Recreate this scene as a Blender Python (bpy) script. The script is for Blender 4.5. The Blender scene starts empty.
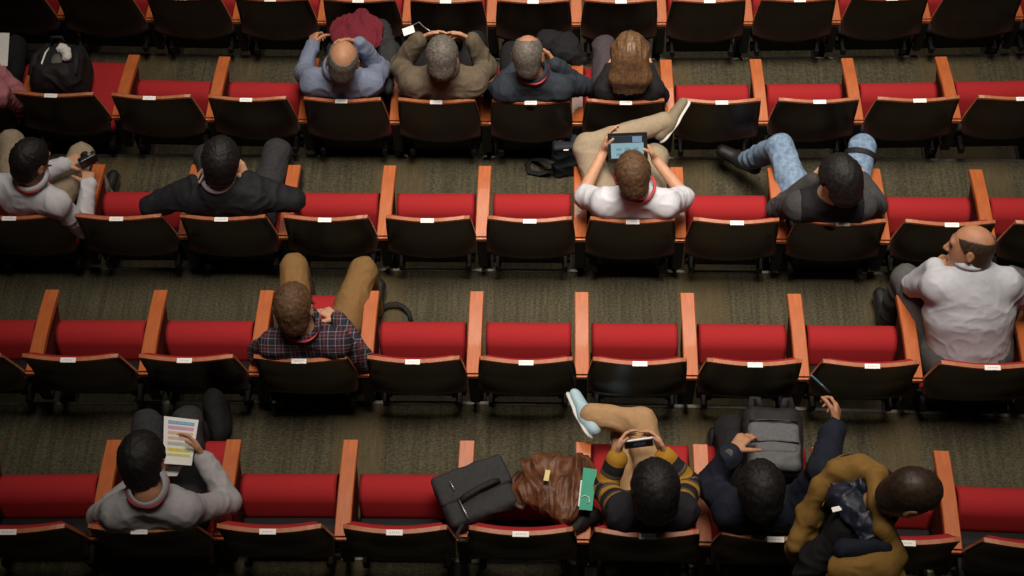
import bpy, bmesh, math, random
import numpy as np
from mathutils import Matrix, Vector

random.seed(7)
S = bpy.context.scene
COL = S.collection

# ------------------------------------------------------------------ camera
CAM_POS = (-0.10911, -4.0932, 7.2317)
CAM_R = (0.99947736, 0.02099172, -0.02458373)
CAM_U = (-0.0048012, 0.84843847, 0.52927225)
CAM_F = (-0.03196812, 0.5288776, -0.84809582)
FPX = 1503.55
cam_data = bpy.data.cameras.new('camera')
cam_data.sensor_width = 36.0
cam_data.lens = FPX / 1024 * 36.0
cam_data.clip_end = 100
cam = bpy.data.objects.new('camera', cam_data)
COL.objects.link(cam)
cam.matrix_world = Matrix(((CAM_R[0], CAM_U[0], -CAM_F[0], CAM_POS[0]),
                           (CAM_R[1], CAM_U[1], -CAM_F[1], CAM_POS[1]),
                           (CAM_R[2], CAM_U[2], -CAM_F[2], CAM_POS[2]),
                           (0, 0, 0, 1)))
S.camera = cam

# ------------------------------------------------------------------ world, lights, exposure
S.view_settings.view_transform = 'Standard'
S.view_settings.look = 'None'
S.view_settings.gamma = 1.0
S.view_settings.use_curve_mapping = False
S.view_settings.exposure = -0.38
world = bpy.data.worlds.new('world')
S.world = world
world.use_nodes = True
world.node_tree.nodes['Background'].inputs[0].default_value = (1.0, 0.86, 0.72, 1)
world.node_tree.nodes['Background'].inputs[1].default_value = 0.015


def area_light(name, loc, target, sx, sy, power, color, spread):
    d = bpy.data.lights.new(name, 'AREA')
    d.shape = 'RECTANGLE'
    d.size = sx
    d.size_y = sy
    d.energy = power
    d.color = color
    d.spread = math.radians(spread)
    o = bpy.data.objects.new(name, d)
    COL.objects.link(o)
    o.location = loc
    o.rotation_euler = (Vector(target) - Vector(loc)).to_track_quat('-Z', 'Y').to_euler()
    return o


WARM = (1.0, 0.885, 0.76)
area_light('ceiling_light', (0.3, 0.0, 8.9), (0.3, 1.15, 0), 3.4, 3.0, 160, WARM, 56)
area_light('stage_light', (0.35, 6.6, 8.2), (0.35, 1.4, 0.3), 3.6, 4.5, 62, WARM, 62)

# ------------------------------------------------------------------ rows of seating (metres; row 3's tread is z = 0)
ROW_D, ROW_H = 0.96721, 0.21354
ROW_A = (0.0002, -0.0004, -0.005, -0.0027, -0.0086, -0.0127)
ROW_B = (0.0058, 0.0053, -0.0008, -0.0011, -0.0054, 0.0005)
NOSE = 0.53397            # nosing ahead of the armrest fronts
ARM_Z, ARM_L = 0.62, 0.4805
BACK_Z, BACK_Y = 0.931, -0.578
ARMS = {
    0: (-7, [-3.865, -3.315, -2.74, -2.179, -1.63, -1.088, -0.551, -0.014, 0.524, 1.068, 1.62, 2.184, 2.764, 3.314]),
    1: (-7, [-3.881, -3.331, -2.749, -2.184, -1.631, -1.087, -0.549, -0.011, 0.528, 1.073, 1.628, 2.196, 2.781]),
    2: (-7, [-3.876, -3.326, -2.743, -2.177, -1.622, -1.077, -0.537, 0.002, 0.543, 1.089, 1.645, 2.213, 2.798]),
    3: (-6, [-3.364, -2.773, -2.199, -1.639, -1.087, -0.541, 0.003, 0.548, 1.099, 1.658, 2.23, 2.818]),
    4: (-5, [-2.821, -2.232, -1.659, -1.099, -0.546, 0.004, 0.554, 1.111, 1.678, 2.26, 2.862]),
}


def row_y(r, x):
    return (3 - r) * ROW_D + ROW_A[r] * x + ROW_B[r] * x * x


def row_rot(r, x):
    return math.atan(ROW_A[r] + 2 * ROW_B[r] * x)


def row_z(r):
    return (r - 3) * ROW_H


def at(r, u, v, z):
    """the place where a sight line of the photograph meets height z above the tread of row r"""
    d = [CAM_F[i] + (u - 512) / FPX * CAM_R[i] + (288 - v) / FPX * CAM_U[i] for i in range(3)]
    t = (row_z(r) + z - CAM_POS[2]) / d[2]
    return np.array([CAM_POS[i] + t * d[i] for i in range(3)])


# ------------------------------------------------------------------ materials
MATS = {}


def nodes_of(m):
    m.use_nodes = True
    nt = m.node_tree
    return nt, nt.nodes['Principled BSDF']


def mat(name, col, rough=0.7, var=0.12, scale=30.0, bump=0.0, bscale=None, stretch=(1, 1, 1), metallic=0.0,
        spec=0.5, sheen=0.0, coat=0.0, col2=None):
    """principled colour varied by noise in object space, with an optional noise bump"""
    m = bpy.data.materials.new(name)
    nt, b = nodes_of(m)
    N, L = nt.nodes, nt.links
    tc = N.new('ShaderNodeTexCoord')
    mp = N.new('ShaderNodeMapping')
    mp.inputs['Scale'].default_value = stretch
    L.new(tc.outputs['Object'], mp.inputs[0])
    nz = N.new('ShaderNodeTexNoise')
    nz.inputs['Scale'].default_value = scale
    nz.inputs['Detail'].default_value = 4
    L.new(mp.outputs[0], nz.inputs[0])
    rp = N.new('ShaderNodeValToRGB')
    c2 = col2 or tuple(c * (1 + var) for c in col)
    c1 = col if col2 else tuple(c * (1 - var) for c in col)
    rp.color_ramp.elements[0].position = 0.32
    rp.color_ramp.elements[1].position = 0.68
    rp.color_ramp.elements[0].color = (*c1, 1)
    rp.color_ramp.elements[1].color = (*c2, 1)
    L.new(nz.outputs[0], rp.inputs[0])
    L.new(rp.outputs[0], b.inputs['Base Color'])
    b.inputs['Roughness'].default_value = rough
    b.inputs['Metallic'].default_value = metallic
    b.inputs['Specular IOR Level'].default_value = spec
    b.inputs['Sheen Weight'].default_value = sheen
    b.inputs['Coat Weight'].default_value = coat
    if bump:
        n2 = N.new('ShaderNodeTexNoise')
        n2.inputs['Scale'].default_value = bscale or scale
        n2.inputs['Detail'].default_value = 3
        L.new(mp.outputs[0], n2.inputs[0])
        bp = N.new('ShaderNodeBump')
        bp.inputs['Strength'].default_value = bump
        bp.inputs['Distance'].default_value = 0.01
        L.new(n2.outputs[0], bp.inputs['Height'])
        L.new(bp.outputs[0], b.inputs['Normal'])
    MATS[name] = m
    return m


def carpet_material():
    m = bpy.data.materials.new('carpet')
    nt, b = nodes_of(m)
    N, L = nt.nodes, nt.links
    tc = N.new('ShaderNodeTexCoord')

    def noise(scale, stretch, detail=2):
        mp = N.new('ShaderNodeMapping')
        mp.inputs['Scale'].default_value = stretch
        L.new(tc.outputs['Object'], mp.inputs[0])
        n = N.new('ShaderNodeTexNoise')
        n.inputs['Scale'].default_value = scale
        n.inputs['Detail'].default_value = detail
        L.new(mp.outputs[0], n.inputs[0])
        return n.outputs[0]

    def ramp(src, p0, p1, c0, c1):
        r = N.new('ShaderNodeValToRGB')
        r.color_ramp.elements[0].position, r.color_ramp.elements[1].position = p0, p1
        r.color_ramp.elements[0].color, r.color_ramp.elements[1].color = (*c0, 1), (*c1, 1)
        L.new(src, r.inputs[0])
        return r.outputs[0]

    def mix(f, a, c, mode='MIX'):
        x = N.new('ShaderNodeMix')
        x.data_type = 'RGBA'
        x.blend_type = mode
        if isinstance(f, float):
            x.inputs[0].default_value = f
        else:
            L.new(f, x.inputs[0])
        L.new(a, x.inputs[6])
        L.new(c, x.inputs[7])
        return x.outputs[2]
    base = ramp(noise(55, (1, .04, .04), 3), .35, .65, (.062, .056, .036), (.092, .082, .052))
    weave = ramp(noise(130, (.5, 1, 1), 1), .3, .7, (.62, .62, .62), (1.3, 1.3, 1.3))
    col = mix(1.0, base, weave, 'MULTIPLY')
    bands = ramp(noise(2.2, (1, .05, .05), 0), .60, .63, (0, 0, 0), (1, 1, 1))
    tan = ramp(noise(90, (1, .1, .1), 2), .3, .7, (.090, .067, .034), (.128, .096, .046))
    fac = N.new('ShaderNodeMath')
    fac.operation = 'MULTIPLY'
    fac.inputs[1].default_value = 0.55
    L.new(bands, fac.inputs[0])
    col = mix(fac.outputs[0], col, tan)
    L.new(col, b.inputs['Base Color'])
    b.inputs['Roughness'].default_value = 0.95
    b.inputs['Specular IOR Level'].default_value = 0.15
    bp = N.new('ShaderNodeBump')
    bp.inputs['Strength'].default_value = 0.5
    bp.inputs['Distance'].default_value = 0.004
    L.new(noise(170, (1, 1, 1), 1), bp.inputs['Height'])
    L.new(bp.outputs[0], b.inputs['Normal'])
    MATS['carpet'] = m
    return m


carpet_material()
mat('nosing_metal', (.22, .21, .20), .38, .25, 8, metallic=.8)
mat('wood', (.37, .088, .020), .40, .22, 14, stretch=(6, .6, 1), bump=.05, spec=.55, coat=.25, col2=(.47, .125, .030))
mat('plywood_edge', (.36, .125, .055), .40, .15, 30, coat=.2)
mat('dark_veneer', (.024, .0125, .0098), .32, .25, 9, stretch=(1, 1, .3), spec=.45)
mat('red_fabric', (.33, .022, .025), .85, .07, 220, bump=.15, bscale=400, sheen=.0, spec=.08)
mat('maroon_panel', (.13, .012, .012), .8, .1, 120, spec=.2)
mat('black_metal', (.008, .008, .008), .6, .2, 40, spec=.25)
mat('label_white', (.90, .90, .89), .5, .03, 30)
mat('label_ink', (.60, .59, .58), .6, .05, 30)


# ------------------------------------------------------------------ mesh helpers
def link(name, me, m=None, parent=None, smooth=True, loc=None):
    o = bpy.data.objects.new(name, me)
    COL.objects.link(o)
    if m:
        me.materials.append(MATS[m] if isinstance(m, str) else m)
    if smooth:
        me.polygons.foreach_set('use_smooth', [True] * len(me.polygons))
    if parent:
        o.parent = parent
    if loc is not None:
        o.location = loc
    return o


def from_bm(name, bm, m=None, parent=None, smooth=False, bevel=0.0, seg=2, auto=None):
    if bevel:
        bmesh.ops.bevel(bm, geom=[e for e in bm.edges if len(e.link_faces) == 2 and e.calc_face_angle(0) > 0.5],
                        offset=bevel, segments=seg, profile=.5, affect='EDGES', clamp_overlap=True)
    bmesh.ops.recalc_face_normals(bm, faces=bm.faces)
    me = bpy.data.meshes.new(name)
    bm.to_mesh(me)
    bm.free()
    return link(name, me, m, parent, smooth)


def add_box(bm, c, size, rot=None):
    r = bmesh.ops.create_cube(bm, size=1.0)
    M = Matrix.Translation(c) @ (rot.to_4x4() if rot else Matrix.Identity(4)) @ Matrix.Diagonal((*size, 1))
    bmesh.ops.transform(bm, matrix=M, verts=r['verts'])
    return r['verts']


def add_grid(bm, P, closed_u=False, closed_v=False):
    """P[i][j] points -> quads"""
    V = [[bm.verts.new(tuple(p)) for p in row] for row in P]
    n, k = len(V), len(V[0])
    for i in range(n if closed_u else n - 1):
        for j in range(k if closed_v else k - 1):
            a, b, c, d = V[i][j], V[(i + 1) % n][j], V[(i + 1) % n][(j + 1) % k], V[i][(j + 1) % k]
            bm.faces.new((a, b, c, d))
    return V


def add_profile(bm, prof, x0, x1, rnd=0.02, n=5):
    """closed (y, z) profile swept along x with rounded ends"""
    cy = sum(p[0] for p in prof) / len(prof)
    cz = sum(p[1] for p in prof) / len(prof)
    size = max(math.hypot(p[0] - cy, p[1] - cz) for p in prof)
    rings = []
    for k in range(n + 1):
        a = math.pi / 2 * k / n
        rings.append((x0 + rnd * (1 - math.sin(a)), 1 - rnd / size * (1 - math.cos(math.pi / 2 - a))))
    rings += [(x0 + rnd + .004, 1), (x1 - rnd - .004, 1)]
    for k in range(n, -1, -1):
        a = math.pi / 2 * k / n
        rings.append((x1 - rnd * (1 - math.sin(a)), 1 - rnd / size * (1 - math.cos(math.pi / 2 - a))))
    P = [[(x, cy + (y - cy) * s, cz + (z - cz) * s) for y, z in prof] for x, s in rings]
    V = add_grid(bm, P, closed_v=True)
    for f in (bm.faces.new(V[0]), bm.faces.new(V[-1][::-1])):
        for e in f.edges:
            e.smooth = False


def add_tube(bm, pts, rad, n=10, cap=True, flat=1.0, up=(0, 0, 1)):
    """tube along points; rad scalar or list; flat squashes across up"""
    pts = [Vector(p) for p in pts]
    rads = rad if isinstance(rad, (list, tuple)) else [rad] * len(pts)
    P = []
    for i, p in enumerate(pts):
        t = (pts[min(i + 1, len(pts) - 1)] - pts[max(i - 1, 0)]).normalized()
        s = t.cross(Vector(up))
        if s.length < 1e-4:
            s = t.cross(Vector((1, 0, 0)))
        s.normalize()
        w = s.cross(t).normalized()
        P.append([p + s * math.cos(a) * rads[i] + w * math.sin(a) * rads[i] * flat
                  for a in [2 * math.pi * k / n for k in range(n)]])
    V = add_grid(bm, P, closed_v=True)
    if cap:
        bm.faces.new(V[0])
        bm.faces.new(V[-1][::-1])


def empty(name, loc=(0, 0, 0), rz=0.0):
    o = bpy.data.objects.new(name, None)
    o.empty_display_size = .1
    COL.objects.link(o)
    o.location = loc
    o.rotation_euler = (0, 0, rz)
    return o


def tag(o, label, cat, group=None):
    o['label'] = label
    o['category'] = cat
    if group:
        o['group'] = group
    return o


def copy_tree(o, parent=None):
    c = o.copy()
    COL.objects.link(c)
    if parent:
        c.parent = parent
    for ch in list(o.children):
        copy_tree(ch, c)
    return c


# ------------------------------------------------------------------ setting: stepped carpeted floor with metal nosings
def build_floor():
    xs = [(-46 + i) * 0.1 for i in range(92)]
    bm = bmesh.new()
    prof_rows = []
    for x in xs:
        col = []
        for r in range(6, -2, -1):
            rr = min(max(r, 0), 5)
            yn = (3 - r) * ROW_D + ROW_A[rr] * x + ROW_B[rr] * x * x + NOSE
            z = row_z(r)
            if r == 6:
                col.append((x, yn - 1.6, z))
            col.append((x, yn, z))                       # nosing of tread r
            col.append((x, yn + .004, z - ROW_H))        # foot of its riser
            if r == -1:
                col.append((x, yn + 2.5, z - ROW_H))
        prof_rows.append(col)
    add_grid(bm, prof_rows)
    o = from_bm('floor', bm, 'carpet')
    o['kind'] = 'structure'
    for k, r in enumerate(range(5, -1, -1)):
        bm = bmesh.new()
        P = []
        for x in xs:
            y = (3 - r) * ROW_D + ROW_A[r] * x + ROW_B[r] * x * x + NOSE
            z = row_z(r)
            P.append([(x, y - .010, z + .001), (x, y - .010, z + .005), (x, y + .007, z + .005), (x, y + .007, z - .022),
                      (x, y + .0045, z - .022), (x, y + .0045, z + .001)])
        V = add_grid(bm, P, closed_v=True)
        bm.faces.new(V[0])
        bm.faces.new(V[-1][::-1])
        t = from_bm('trim_%d' % (k + 1), bm, 'nosing_metal')
        t['kind'] = 'structure'


build_floor()


# ------------------------------------------------------------------ theatre seat
def back_half(z):
    zs = [.42, .46, .50, .55, .61, .70, .80, .93]
    hs = [.165, .202, .225, .239, .246, .243, .236, .224]
    return float(np.interp(z, zs, hs))


def back_pt(u, z, off=0.0, flare=0.0):
    """point on the seat-back's front face; off moves it backwards"""
    h = back_half(z)
    zt = (z - .45) / (BACK_Z - .45)
    y = -.466 - .112 * zt
    y -= flare
    y += .027 * (u * u) * (.55 + .45 * zt)
    return (u * h, y - off, z)


def make_seat(up=True):
    root = empty('theatre_seat')
    nu, nv = 17, 23
    us = [-1 + 2 * i / (nu - 1) for i in range(nu)]
    # wooden shell with rounded lower corners
    bm = bmesh.new()

    def zz(u, k):
        zb = .485 + .10 * abs(u) ** 2.6
        return BACK_Z - .006 - (BACK_Z - .006 - zb) * k / (nv - 1)
    fl = [.055 * max(0, (k / (nv - 1) - .55) / .45) ** 2.3 for k in range(nv)]
    F = [[back_pt(u, zz(u, k), 0, fl[k] * (.75 + .5 * abs(u) ** 3)) for u in us] for k in range(nv)]
    B = [[back_pt(u, zz(u, k), .016, fl[k] * (.75 + .5 * abs(u) ** 3)) for u in us] for k in range(nv)]
    VF = add_grid(bm, F)
    VB = add_grid(bm, B)
    for j in range(nu - 1):
        bm.faces.new((VF[0][j], VF[0][j + 1], VB[0][j + 1], VB[0][j]))
        bm.faces.new((VF[-1][j], VB[-1][j], VB[-1][j + 1], VF[-1][j + 1]))
    for k in range(nv - 1):
        bm.faces.new((VF[k][0], VB[k][0], VB[k + 1][0], VF[k + 1][0]))
        bm.faces.new((VF[k][-1], VF[k + 1][-1], VB[k + 1][-1], VB[k][-1]))
    from_bm('back_shell', bm, 'dark_veneer', root, smooth=True)
    # lighter plywood edge along the top and down both sides
    bm = bmesh.new()
    path = [(-1, z) for z in (.60, .68, .76, .84, .90)] + [(u, BACK_Z - .002 - .012 * abs(u) ** 8) for u in us] + \
           [(1, z) for z in (.90, .84, .76, .68, .60)]
    P = []
    for i, (u, z) in enumerate(path):
        x, y, _ = back_pt(u, z)
        top = 5 <= i < 5 + nu
        ox = 0 if top else (.003 if u > 0 else -.003)
        t0, t1 = (.002, -.0185) if top else (.001, -.012)
        hz = .0075 if top else .0
        if top:
            P.append([(x, y + t0, z - .006), (x, y + t0, z + hz), (x, y + t1, z + hz), (x, y + t1, z - .006)])
        else:
            P.append([(x - ox, y + t0, z), (x + ox, y + t0, z), (x + ox, y + t1, z), (x - ox, y + t1, z)][::(1 if u < 0 else -1)])
    V = add_grid(bm, P, closed_v=True)
    bm.faces.new(V[0])
    bm.faces.new(V[-1][::-1])
    e = from_bm('wood_edge', bm, 'plywood_edge', root, smooth=False)
    e['label'] = 'pale plywood edge'
    # upholstered back pad
    bm = bmesh.new()
    F, B = [], []
    for k in range(nv):
        fr, bk = [], []
        for u in us:
            z = zz(u * .94, k) * .975 + .014
            edge = min(1 - abs(u), k / (nv - 1), 1 - k / (nv - 1)) * 6
            th = .010 + .030 * math.sqrt(min(edge, 1))
            x, y, _ = back_pt(u * .95, z)
            fr.append((x, y + th, z))
            bk.append((x, y + .001, z))
        F.append(fr)
        B.append(bk)
    VF = add_grid(bm, F)
    VB = add_grid(bm, B)
    for j in range(nu - 1):
        bm.faces.new((VF[0][j], VF[0][j + 1], VB[0][j + 1], VB[0][j]))
        bm.faces.new((VF[-1][j], VB[-1][j], VB[-1][j + 1], VF[-1][j + 1]))
    for k in range(nv - 1):
        bm.faces.new((VF[k][0], VB[k][0], VB[k + 1][0], VF[k + 1][0]))
        bm.faces.new((VF[k][-1], VF[k + 1][-1], VB[k + 1][-1], VB[k][-1]))
    from_bm('back_pad', bm, 'red_fabric', root, smooth=True)
    # cushion
    bm = bmesh.new()
    if up:
        prof = []
        cy, cz, r = -.203, .497, .084
        for k in range(19):
            a = math.radians(-60 + 215 * k / 18)
            prof.append((cy + r * math.cos(a), cz + r * math.sin(a)))
        prof += [(-.300, .45), (-.312, .420), (-.295, .400), (-.25, .398), (-.200, .408)]
        add_profile(bm, prof, -.222, .222, .02)
    else:
        prof = []
        for y, z in [(.075, .355), (.098, .375), (.104, .40), (.095, .43), (.065, .452), (0, .458), (-.1, .452), (-.2, .445),
                     (-.3, .440), (-.37, .438), (-.415, .43), (-.42, .405), (-.41, .375), (-.3, .358), (-.1, .350)]:
            prof.append((y, z))
        add_profile(bm, prof, -.234, .234, .022)
    from_bm('seat_cushion', bm, 'red_fabric', root, smooth=True)
    # dark pan under and behind the cushion
    bm = bmesh.new()
    if up:
        add_profile(bm, [(-.225, .40), (-.27, .425), (-.34, .432), (-.415, .44), (-.42, .405), (-.34, .375), (-.25, .372)], -.226, .226, .008, 3)
    else:
        add_profile(bm, [(.06, .352), (-.10, .349), (-.30, .356), (-.42, .378), (-.435, .43), (-.448, .43), (-.44, .36), (-.30, .328), (-.10, .322), (.05, .330)],
                    -.236, .236, .004, 3)
    from_bm('seat_pan', bm, 'black_metal', root, smooth=True)
    # underframe carrying cushion and back
    bm = bmesh.new()
    add_box(bm, (0, -.40, .30), (.44, .05, .045))
    add_box(bm, (0, -.425, .38), (.36, .03, .13))
    for s in (-1, 1):
        add_box(bm, (s * .19, -.445, .36), (.03, .15, .05))
        add_box(bm, (s * .17, -.478, .46), (.03, .025, .16))
    from_bm('seat_frame', bm, 'black_metal', root, bevel=.004)
    # number plate
    x, y, z = back_pt(0, BACK_Z)
    bm = bmesh.new()
    add_box(bm, (0, y - .0125, BACK_Z + .0068), (.072, .025, .0025), Matrix.Rotation(math.radians(12), 3, 'X'))
    pl = from_bm('number_plate', bm, 'label_white', root, bevel=.0008, seg=1)
    pl['label'] = 'small white number plate'
    bm = bmesh.new()
    for k in range(5):
        add_box(bm, (-.018 + .009 * k, y - .0125, BACK_Z + .0083), (.0055, .0060, .0006), Matrix.Rotation(math.radians(12), 3, 'X'))
    from_bm('print', bm, 'label_ink', pl)
    return root


def make_armrest():
    root = empty('armrest')
    # wood cap: flat at the back, easing down towards the front
    bm = bmesh.new()
    P = []
    n = 14
    for k in range(n + 1):
        t = k / n
        y = -ARM_L + (ARM_L + .022) * t
        drop = .036 * max(0, (t - .42) / .58) ** 1.55
        z = ARM_Z - drop + .012
        w = .036
        th = .034
        P.append([(-w, y, z - th), (-w, y, z - .004), (-w + .004, y, z), (w - .004, y, z), (w, y, z - .004), (w, y, z - th)])
    V = add_grid(bm, P, closed_v=True)
    bm.faces.new(V[0])
    bm.faces.new(V[-1][::-1])
    from_bm('wood_cap', bm, 'wood', root, smooth=False)
    bm = bmesh.new()
    add_box(bm, (0, -ARM_L - .012, ARM_Z - .004), (.070, .012, .026))
    from_bm('end_cap', bm, 'wood', root, bevel=.003)
    # upholstered side panel
    bm = bmesh.new()
    pr = [(-.005, .582), (-.06, .50), (-.12, .40), (-.16, .335), (-.42, .335), (-.455, .45), (-.462, .598), (-.30, .598), (-.15, .589)]
    A = [bm.verts.new((-.024, y, z)) for y, z in pr]
    Bv = [bm.verts.new((.024, y, z)) for y, z in pr]
    bm.faces.new(A)
    bm.faces.new(Bv[::-1])
    for i in range(len(pr)):
        j = (i + 1) % len(pr)
        bm.faces.new((A[i], Bv[i], Bv[j], A[j]))
    from_bm('side_panel', bm, 'maroon_panel', root, bevel=.008)
    bm = bmesh.new()
    add_box(bm, (0, -.29, .17), (.045, .10, .34))
    add_box(bm, (0, -.29, .008), (.075, .24, .016))
    add_box(bm, (0, -.487, .47), (.055, .02, .24))
    add_box(bm, (0, -.41, .345), (.05, .16, .03))
    from_bm('pedestal', bm, 'black_metal', root, bevel=.005)
    return root


# who sits where: (row, left armrest index)
SITTERS = {
    (1, -7): 'person in pink at the left edge', (1, -6): 'black rucksack, second row from the top',
    (1, -3): 'bald man in the blue-grey shirt', (1, -2): 'man in the olive blazer',
    (1, -1): 'man in the dark navy shirt', (1, 0): 'long-haired woman in black',
    (2, -6): 'man holding a small black camera', (2, -4): 'man in the black suit',
    (2, 0): 'man reading a tablet', (2, 2): 'black-haired person in blue jeans',
    (3, -3): 'man in the plaid shirt', (3, 3): 'balding man in the pale shirt',
    (4, -4): 'man reading a printed timetable', (4, 0): 'person in the striped jumper',
    (4, 1): 'person in the navy coat',
}
ROWN = ['topmost row', 'second row from the top', 'third row from the top', 'fourth row from the top', 'bottom row']
ORD = ['first', 'second', 'third', 'fourth', 'fifth', 'sixth', 'seventh', 'eighth', 'ninth', 'tenth', 'eleventh',
       'twelfth', 'thirteenth', 'fourteenth']
SEAT_X = {}


def build_seats():
    proto = {True: make_seat(True), False: make_seat(False)}
    used = {True: False, False: False}
    arm = make_armrest()
    arm_used = False
    for r in range(5):
        j0, X = ARMS[r]
        for i, x in enumerate(X):
            o = arm if not arm_used else copy_tree(arm)
            arm_used = True
            o.location = (x, row_y(r, x), row_z(r))
            o.rotation_euler = (0, 0, row_rot(r, x))
            tag(o, 'wood-topped armrest, %s from the left in the %s' % (ORD[i], ROWN[r]), 'armrest',
                'armrests of the %s' % ROWN[r])
        for i in range(len(X) - 1):
            j = j0 + i
            x = (X[i] + X[i + 1]) / 2
            SEAT_X[(r, j)] = x
            up = (r, j) not in SITTERS
            o = proto[up] if not used[up] else copy_tree(proto[up])
            used[up] = True
            o.location = (x, row_y(r, x), row_z(r))
            o.rotation_euler = (0, 0, row_rot(r, x))
            o.scale = ((X[i + 1] - X[i]) / .55, 1, 1)
            if up and r:
                lab = 'empty tipped-up red seat, %s from the left in the %s' % (ORD[i], ROWN[r])
            elif up:
                lab = 'dark seat back cut by the top edge, %s from the left in the topmost row' % ORD[i]
            else:
                lab = 'red theatre seat folded down under the %s' % SITTERS[(r, j)]
            tag(o, lab, 'seat', 'theatre seats of the %s' % ROWN[r])


build_seats()
# ------------------------------------------------------------------ smooth solids (distance fields turned into one closed mesh)
def vec(*a):
    return np.array(a, float)


def unit(v):
    v = np.asarray(v, float)
    return v / (np.linalg.norm(v) + 1e-9)


def con(p0, p1, r0, r1, k=.02, sq=None):
    """tapered round limb; sq = (axis, factor) flattens it"""
    return ('c', np.asarray(p0, float), np.asarray(p1, float), r0, r1, k, sq)


def ell(c, axes, rad, k=.02):
    return ('e', np.asarray(c, float), np.asarray(axes, float), np.asarray(rad, float), k)


def box(c, axes, half, rad=.01, k=.01):
    return ('b', np.asarray(c, float), np.asarray(axes, float), np.asarray(half, float), rad, k)


def sub(pr):
    return ('sub', pr)


def cut(n, p):
    return ('cut', unit(n), np.asarray(p, float))


def pr_bounds(p):
    if p[0] == 'c':
        r = max(p[3], p[4])
        return np.minimum(p[1], p[2]) - r, np.maximum(p[1], p[2]) + r
    if p[0] == 'b':
        r = np.abs(p[2].T) @ p[3]
        return p[1] - r, p[1] + r
    r = p[3].max()
    return p[1] - r, p[1] + r


def pr_dist(p, Q):
    if p[0] == 'c':
        _, a, b, r0, r1, k, sq = p
        q, ab = Q - a, b - a
        f = 1.0
        if sq is not None:
            ax, f = unit(sq[0]), sq[1]
            q = q + (q @ ax)[..., None] * ax * (1 / f - 1)
            ab = ab + (ab @ ax) * ax * (1 / f - 1)
        t = np.clip((q @ ab) / (ab @ ab + 1e-12), 0, 1)
        d = np.linalg.norm(q - t[..., None] * ab, axis=-1) - (r0 + (r1 - r0) * t)
        return d * (f if f < 1 else 1)
    if p[0] == 'b':
        _, c, A, h, rad, k = p
        q = np.abs((Q - c) @ A.T) - (h - rad)
        return np.linalg.norm(np.maximum(q, 0), axis=-1) + np.minimum(q.max(-1), 0) - rad
    _, c, A, r, k = p
    q = (Q - c) @ A.T
    k0 = np.linalg.norm(q / r, axis=-1)
    k1 = np.linalg.norm(q / (r * r), axis=-1) + 1e-9
    return k0 * (k0 - 1) / k1


_rng = np.random.RandomState(3)
LATT = _rng.rand(32, 32, 32).astype(np.float32)


def vnoise(p):
    i = np.floor(p).astype(int)
    f = p - i
    f = f * f * (3 - 2 * f)
    i0, i1 = i & 31, (i + 1) & 31
    o = 0
    for a in (0, 1):
        for b in (0, 1):
            for c in (0, 1):
                w = (f[:, 0] if a else 1 - f[:, 0]) * (f[:, 1] if b else 1 - f[:, 1]) * (f[:, 2] if c else 1 - f[:, 2])
                o = o + w * LATT[(i1 if a else i0)[:, 0], (i1 if b else i0)[:, 1], (i1 if c else i0)[:, 2]]
    return o


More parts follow.
